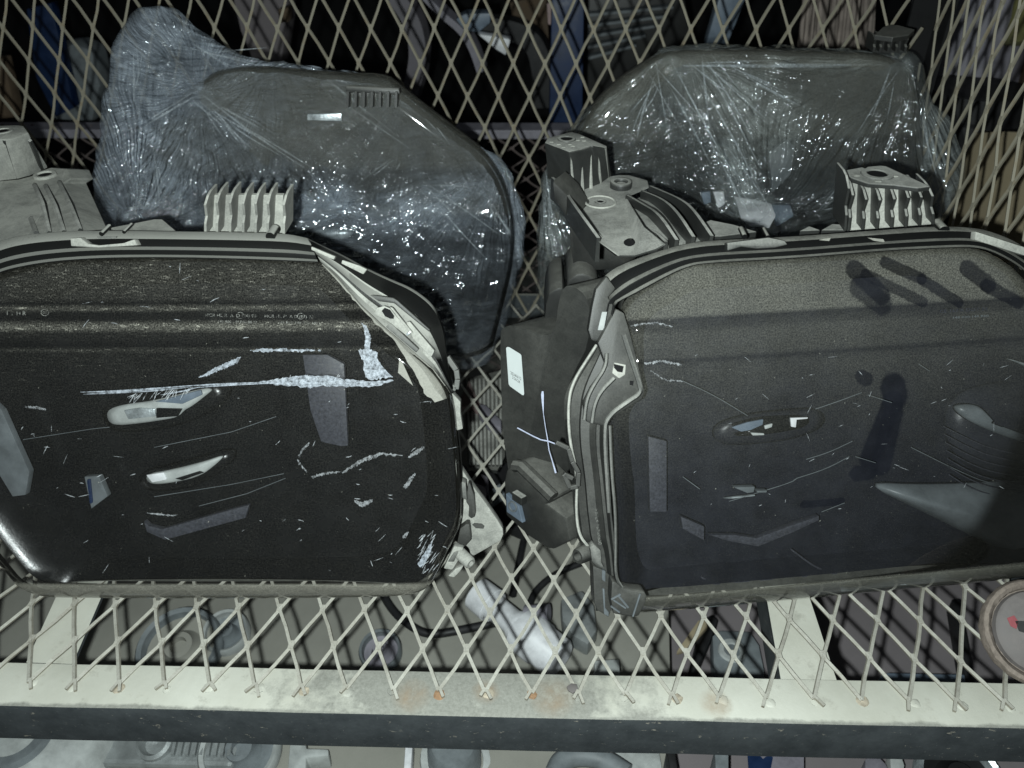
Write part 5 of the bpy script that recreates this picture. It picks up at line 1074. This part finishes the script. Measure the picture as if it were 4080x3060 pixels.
blk('paint_flake', 'pale pinkish paint flake on the front beam near the middle', 'flake', 'b2', ((1460, 1130), (1490, 1108), (1525, 1115), (1535, 1150), (1500, 1172), (1470, 1155)), .0012, .0014, 'label_pink', .0003)
# round dusty horn on the deck at the right edge
c = onZ((4135, 2520), .028); ax = Vector((-.15, -.55, .82)).normalized()
t_ = thing('horn_disc', 'round dusty disc with pinkish felt rim lying on the deck at the right edge', 'disc', Vector((c.x, c.y, .003)))
R = .033
mb = MB().rev(c, ax, [(-.008, R*.9), (-.006, R), (0, R*1.03), (.004, R), (.005, R*.93), (.003, R*.86), (-.001, R*.83), (-.001, R*.80)], 60)
mb.v = [v + Vector((noise.noise(v*500), noise.noise(v*500 + Vector((7, 0, 0))), noise.noise(v*500 + Vector((0, 9, 0)))))*.0007 for v in mb.v]
mb.make('felt_rim', 'pink_dust', t_, smooth=True)
MB().rev(c, ax, [(-.001, R*.81), (.003, R*.78), (.005, R*.70), (.006, R*.4), (.007, R*.14), (.010, R*.12), (.010, .0001)], 40).make('face', 'label_pink', t_, smooth=True)
ex = ax.cross(Vector((0, 0, 1))).normalized(); ey = ax.cross(ex); ex = -ex if ex.x < 0 else ex; ey = -ey if ey.z < 0 else ey
for q, m_ in ((((-.62, .12), (-.5, .2), (-.42, .1), (-.45, -.05), (-.55, -.02)), 'red_label'), (((-.48, .1), (-.1, .18), (0, .3), (0, -.12), (-.4, -.08)), 'ink')):
    MB().prism([c + ax*.0066 + ex*R*x + ey*R*y for x, y in q], ax*-.0004).make('label_print', m_, t_)
MB().rev(c + ax*.004, ax, [(.003, R*.3), (.006, R*.28), (.0065, R*.12), (.006, .0001)], 24).make('center_cap', 'pale_grey', t_, smooth=True)

# ------------------------------------------------------------------ behind the rack
g = MB().prism([Vector(p) for p in ((-3, .2, -.62), (3, .2, -.62), (3, 3, -.62), (-3, 3, -.62))], (0, 0, -.02)).make('floor', 'tan_board'); g['kind'] = 'structure'
g = MB().prism([Vector(p) for p in ((-3, 2.2, -.62), (3, 2.2, -.62), (3, 2.2, 2), (-3, 2.2, 2))], (0, .02, 0)).make('wall', 'black_matte'); g['kind'] = 'structure'  # black backdrop; its colour paints the dark beyond the flash's reach
nb = empty('neighbour_rack', (-.1, 1.0, -.05), 'second rack behind with a pale flat rail and finer mesh panel', 'storage rack')
MB().box((-.1, 1.0, .136), (1.5, 0, 0), (0, .03, 0), (0, 0, .011)).make('rail', 'lavender', nb, bevel=.001)
net('mesh_panel', lambda i, j: (-.85 + j*.019, 1.0, .128 - i*.027), (0, 14), 70, .0018, .0016, (0, -1, 0), 'far_mesh_paint', nb, jit=.0006)
def yb(name, label, cat, k, poly, Y, th, mat, bevel=.002, smooth=True): return MB().prism([onY(p, Y) for p in M(k, *poly)], (0, th, 0)).make(name, mat, None, bevel=bevel, smooth=smooth, label=label, cat=cat)
yb('blue_post', 'dark blue square post behind the back mesh', 'post', 'c2', ((1365, -60), (1575, -60), (1560, 900), (1345, 900)), 1.06, .045, 'blue_paint')
def bandY(label, cat, name, k, mid_, wd, Y, mat, dep=.03):
    P_ = chaikin(V2(M(k, *mid_)), 3, False); n = len(P_); F_ = []
    for i, p in enumerate(P_):
        t = (P_[min(i+1, n-1)] - P_[max(i-1, 0)]).normalized(); q = Vector((-t.y, t.x, 0))*wd*.5*CR[k][2]
        a, b = onY(p-q, Y), onY(p+q, Y); F_.append([a, b, b + Vector((0, .002, 0)) + Vector((.004, dep, 0)), a + Vector((.004, dep, 0))])
    return MB().loft(F_).make(name, mat, None, smooth=True, label=label, cat=cat)
bandY('curved mauve fender strip behind the back mesh, left of centre', 'fender', 'fender_strip', 'c2', ((250, -120), (400, 40), (480, 200), (500, 400), (430, 640)), 110, 1.15, 'mauve_steel')
bandY('thin pale curved trim sweeping down behind the back mesh', 'trim', 'trim_strip', 'c2', ((480, -80), (640, 90), (780, 200), (850, 320), (900, 470)), 42, 1.10, 'lavender')
bandY('dark curved wheel arch right of the pale trim', 'wheel arch', 'wheel_arch', 'c2', ((900, 180), (1080, 190), (1240, 260), (1300, 420), (1310, 700)), 130, 1.2, 'rubber')
yb('white_bracket', 'small white angled bracket hanging behind the mesh near the trim', 'bracket', 'c2', ((880, 220), (1010, 240), (1100, 255), (1065, 360), (1000, 320)), 1.08, .02, 'white_plastic')
yb('grey_bracket', 'bluish grey pressed bracket above the white one behind the mesh', 'bracket', 'c2', ((740, 125), (800, 90), (970, 85), (965, 150), (890, 210), (800, 200)), 1.1, .03, 'steel_blue')
yb('brown_grille', 'brown perforated grille behind the mesh beside the blue post', 'grille', 'c2', ((1090, 20), (1330, -40), (1350, 360), (1240, 330), (1120, 180)), 1.3, .02, 'brown_board')
yb('pale_tag', 'narrow pale strip beside the blue post behind the mesh', 'strip', 'c2', ((1330, 20), (1365, 20), (1362, 165), (1338, 160)), 1.1, .01, 'pinkish')
yb('slanted_bar', 'pale steel blue bar slanting behind the back mesh at the upper right', 'bar', 'c3', ((250, -60), (430, -60), (290, 290), (150, 290)), 1.08, .02, 'steel_blue')
yb('black_cabinet', 'black part with a pale edge behind the mesh right of the blue post', 'cabinet', 'c2', ((1580, -60), (2212, -60), (2300, 400), (1600, 760)), 1.4, .05, 'black_plastic')
SL = thing('slatted_vent', 'faint grey slatted vent behind the mesh right of the blue post', 'vent', onY(M('c2', (1800, 400))[0], 1.34))
for k_ in range(5):
    MB().prism([onY(p, 1.34) for p in M('c2', (1600, 90 + 70*k_), (2150 - 60*k_, 40 + 62*k_), (2150 - 60*k_, 56 + 62*k_), (1600, 108 + 70*k_))], (0, .02, 0)).make('slat', 'grey_plastic', SL)
yb('hanging_part', 'dark olive car part behind the mesh left of the fender', 'car part', 'c1', ((1500, -60), (1860, -60), (1860, 140), (1820, 420), (1650, 420), (1560, 200)), 1.25, .05, 'purple_board')
yb('brown_tag', 'small brown block behind the mesh above the wrapped left headlight', 'block', 'c1', ((1800, 60), (1870, 50), (1870, 145), (1810, 150)), 1.15, .02, 'brown_board')
yb('brown_plank', 'reddish brown plank behind the mesh at the left edge', 'plank', 'c1', ((-60, 380), (20, 380), (110, 760), (-60, 780)), 1.05, .02, 'brown_board')
yb('navy_door', 'dark navy sheet metal door behind the mesh at the far left', 'door', 'c1', ((170, 60), (330, 20), (480, 700), (360, 760), (230, 500)), 1.2, .02, 'blue_paint')
yb('grey_cover', 'dark grey rounded cover behind the mesh at the left', 'cover', 'c1', ((330, 300), (480, 280), (600, 330), (650, 560), (600, 800), (330, 780)), 1.25, .05, 'grey_plastic', .01)
# bundle of thin rods
mb = MB(); rr = random.Random(11)
for k in range(85):
    x = rr.uniform(-40, 700); y = rr.uniform(1.05, 1.12); a_, b_ = onY(M('e3', (x + rr.uniform(20, 70), -60))[0], y), onY(M('e3', (x, rr.uniform(430, 520)))[0], y); mb.bar(a_, b_, rr.uniform(.0015, .0045), .003, (0, -1, 0))
o = mb.make('rod_bundle', 'stick_bundle', None, label='bundle of thin brownish rods behind the mesh above the wrapped right headlight', cat='rods', kind='stuff')
# right of the side mesh
yb('dark_upright', 'dark upright panel behind the corner of the rack', 'panel', 'e3', ((1150, -60), (1500, -60), (1420, 420), (1240, 900), (1170, 640)), .93, .02, 'purple_board')
t_ = thing('cardboard_box', 'tan cardboard box standing outside the side mesh', 'box', onX((4060, 900), .47))
def xb(k, poly, X, th, mat, name, parent, **kw): return MB().prism([onX(p, X) for p in M(k, *poly)], (th, 0, 0)).make(name, mat, parent, **kw)
xb('c3', ((1700, 1500), (1830, 1010), (1900, 860), (2080, 850), (2500, 880), (2600, 1700), (1700, 1700)), .46, .15, 'card_tan', 'carton', t_, bevel=.002)
xb('c3', ((2070, 200), (2500, 150), (2500, 900), (2080, 850)), .60, .02, 'brown_board', 'brown_sheet', None, label='dark brown sheet standing behind the cardboard box', cat='sheet', bevel=.001)
t_ = thing('bagged_part', 'greyish lilac part in a clear bag behind the side mesh at the top right', 'bag', onX(M('e3', (1700, 300))[0], .55)); c = t_.location.copy()
mb = MB().rev(c + Vector((0, 0, -.09)), (.1, 0, 1), [(0, .0001), (0, .05), (.04, .07), (.10, .065), (.15, .05), (.2, .03), (.2, .0001)], 36)
mb.v = [v + Vector((noise.noise(v*40), noise.noise(v*40 + Vector((4, 0, 0))), 0))*.012 for v in mb.v]
mb.make('filling', 'lavender', t_, smooth=True)
xb('e3', ((1900, -60), (2300, -60), (2300, 380), (2200, 420), (1980, 470), (1870, 330)), .56, .04, 'olive_bag', 'olive_bag', None, label='olive yellow bag hanging behind the side mesh in the top right corner', cat='bag', bevel=.008, smooth=True)
c = onX(M('e3', (1700, 1050))[0], .52); MB().rev(c + Vector((0, 0, -.06)), (0, 0, 1), [(0, .0001), (0, .06), (.004, .062), (.05, .062), (.054, .058), (.08, .058), (.08, .0001)], 36).make('black_drum', 'rubber', None, smooth=True, label='black ribbed drum behind the side mesh above the cardboard box', cat='drum')
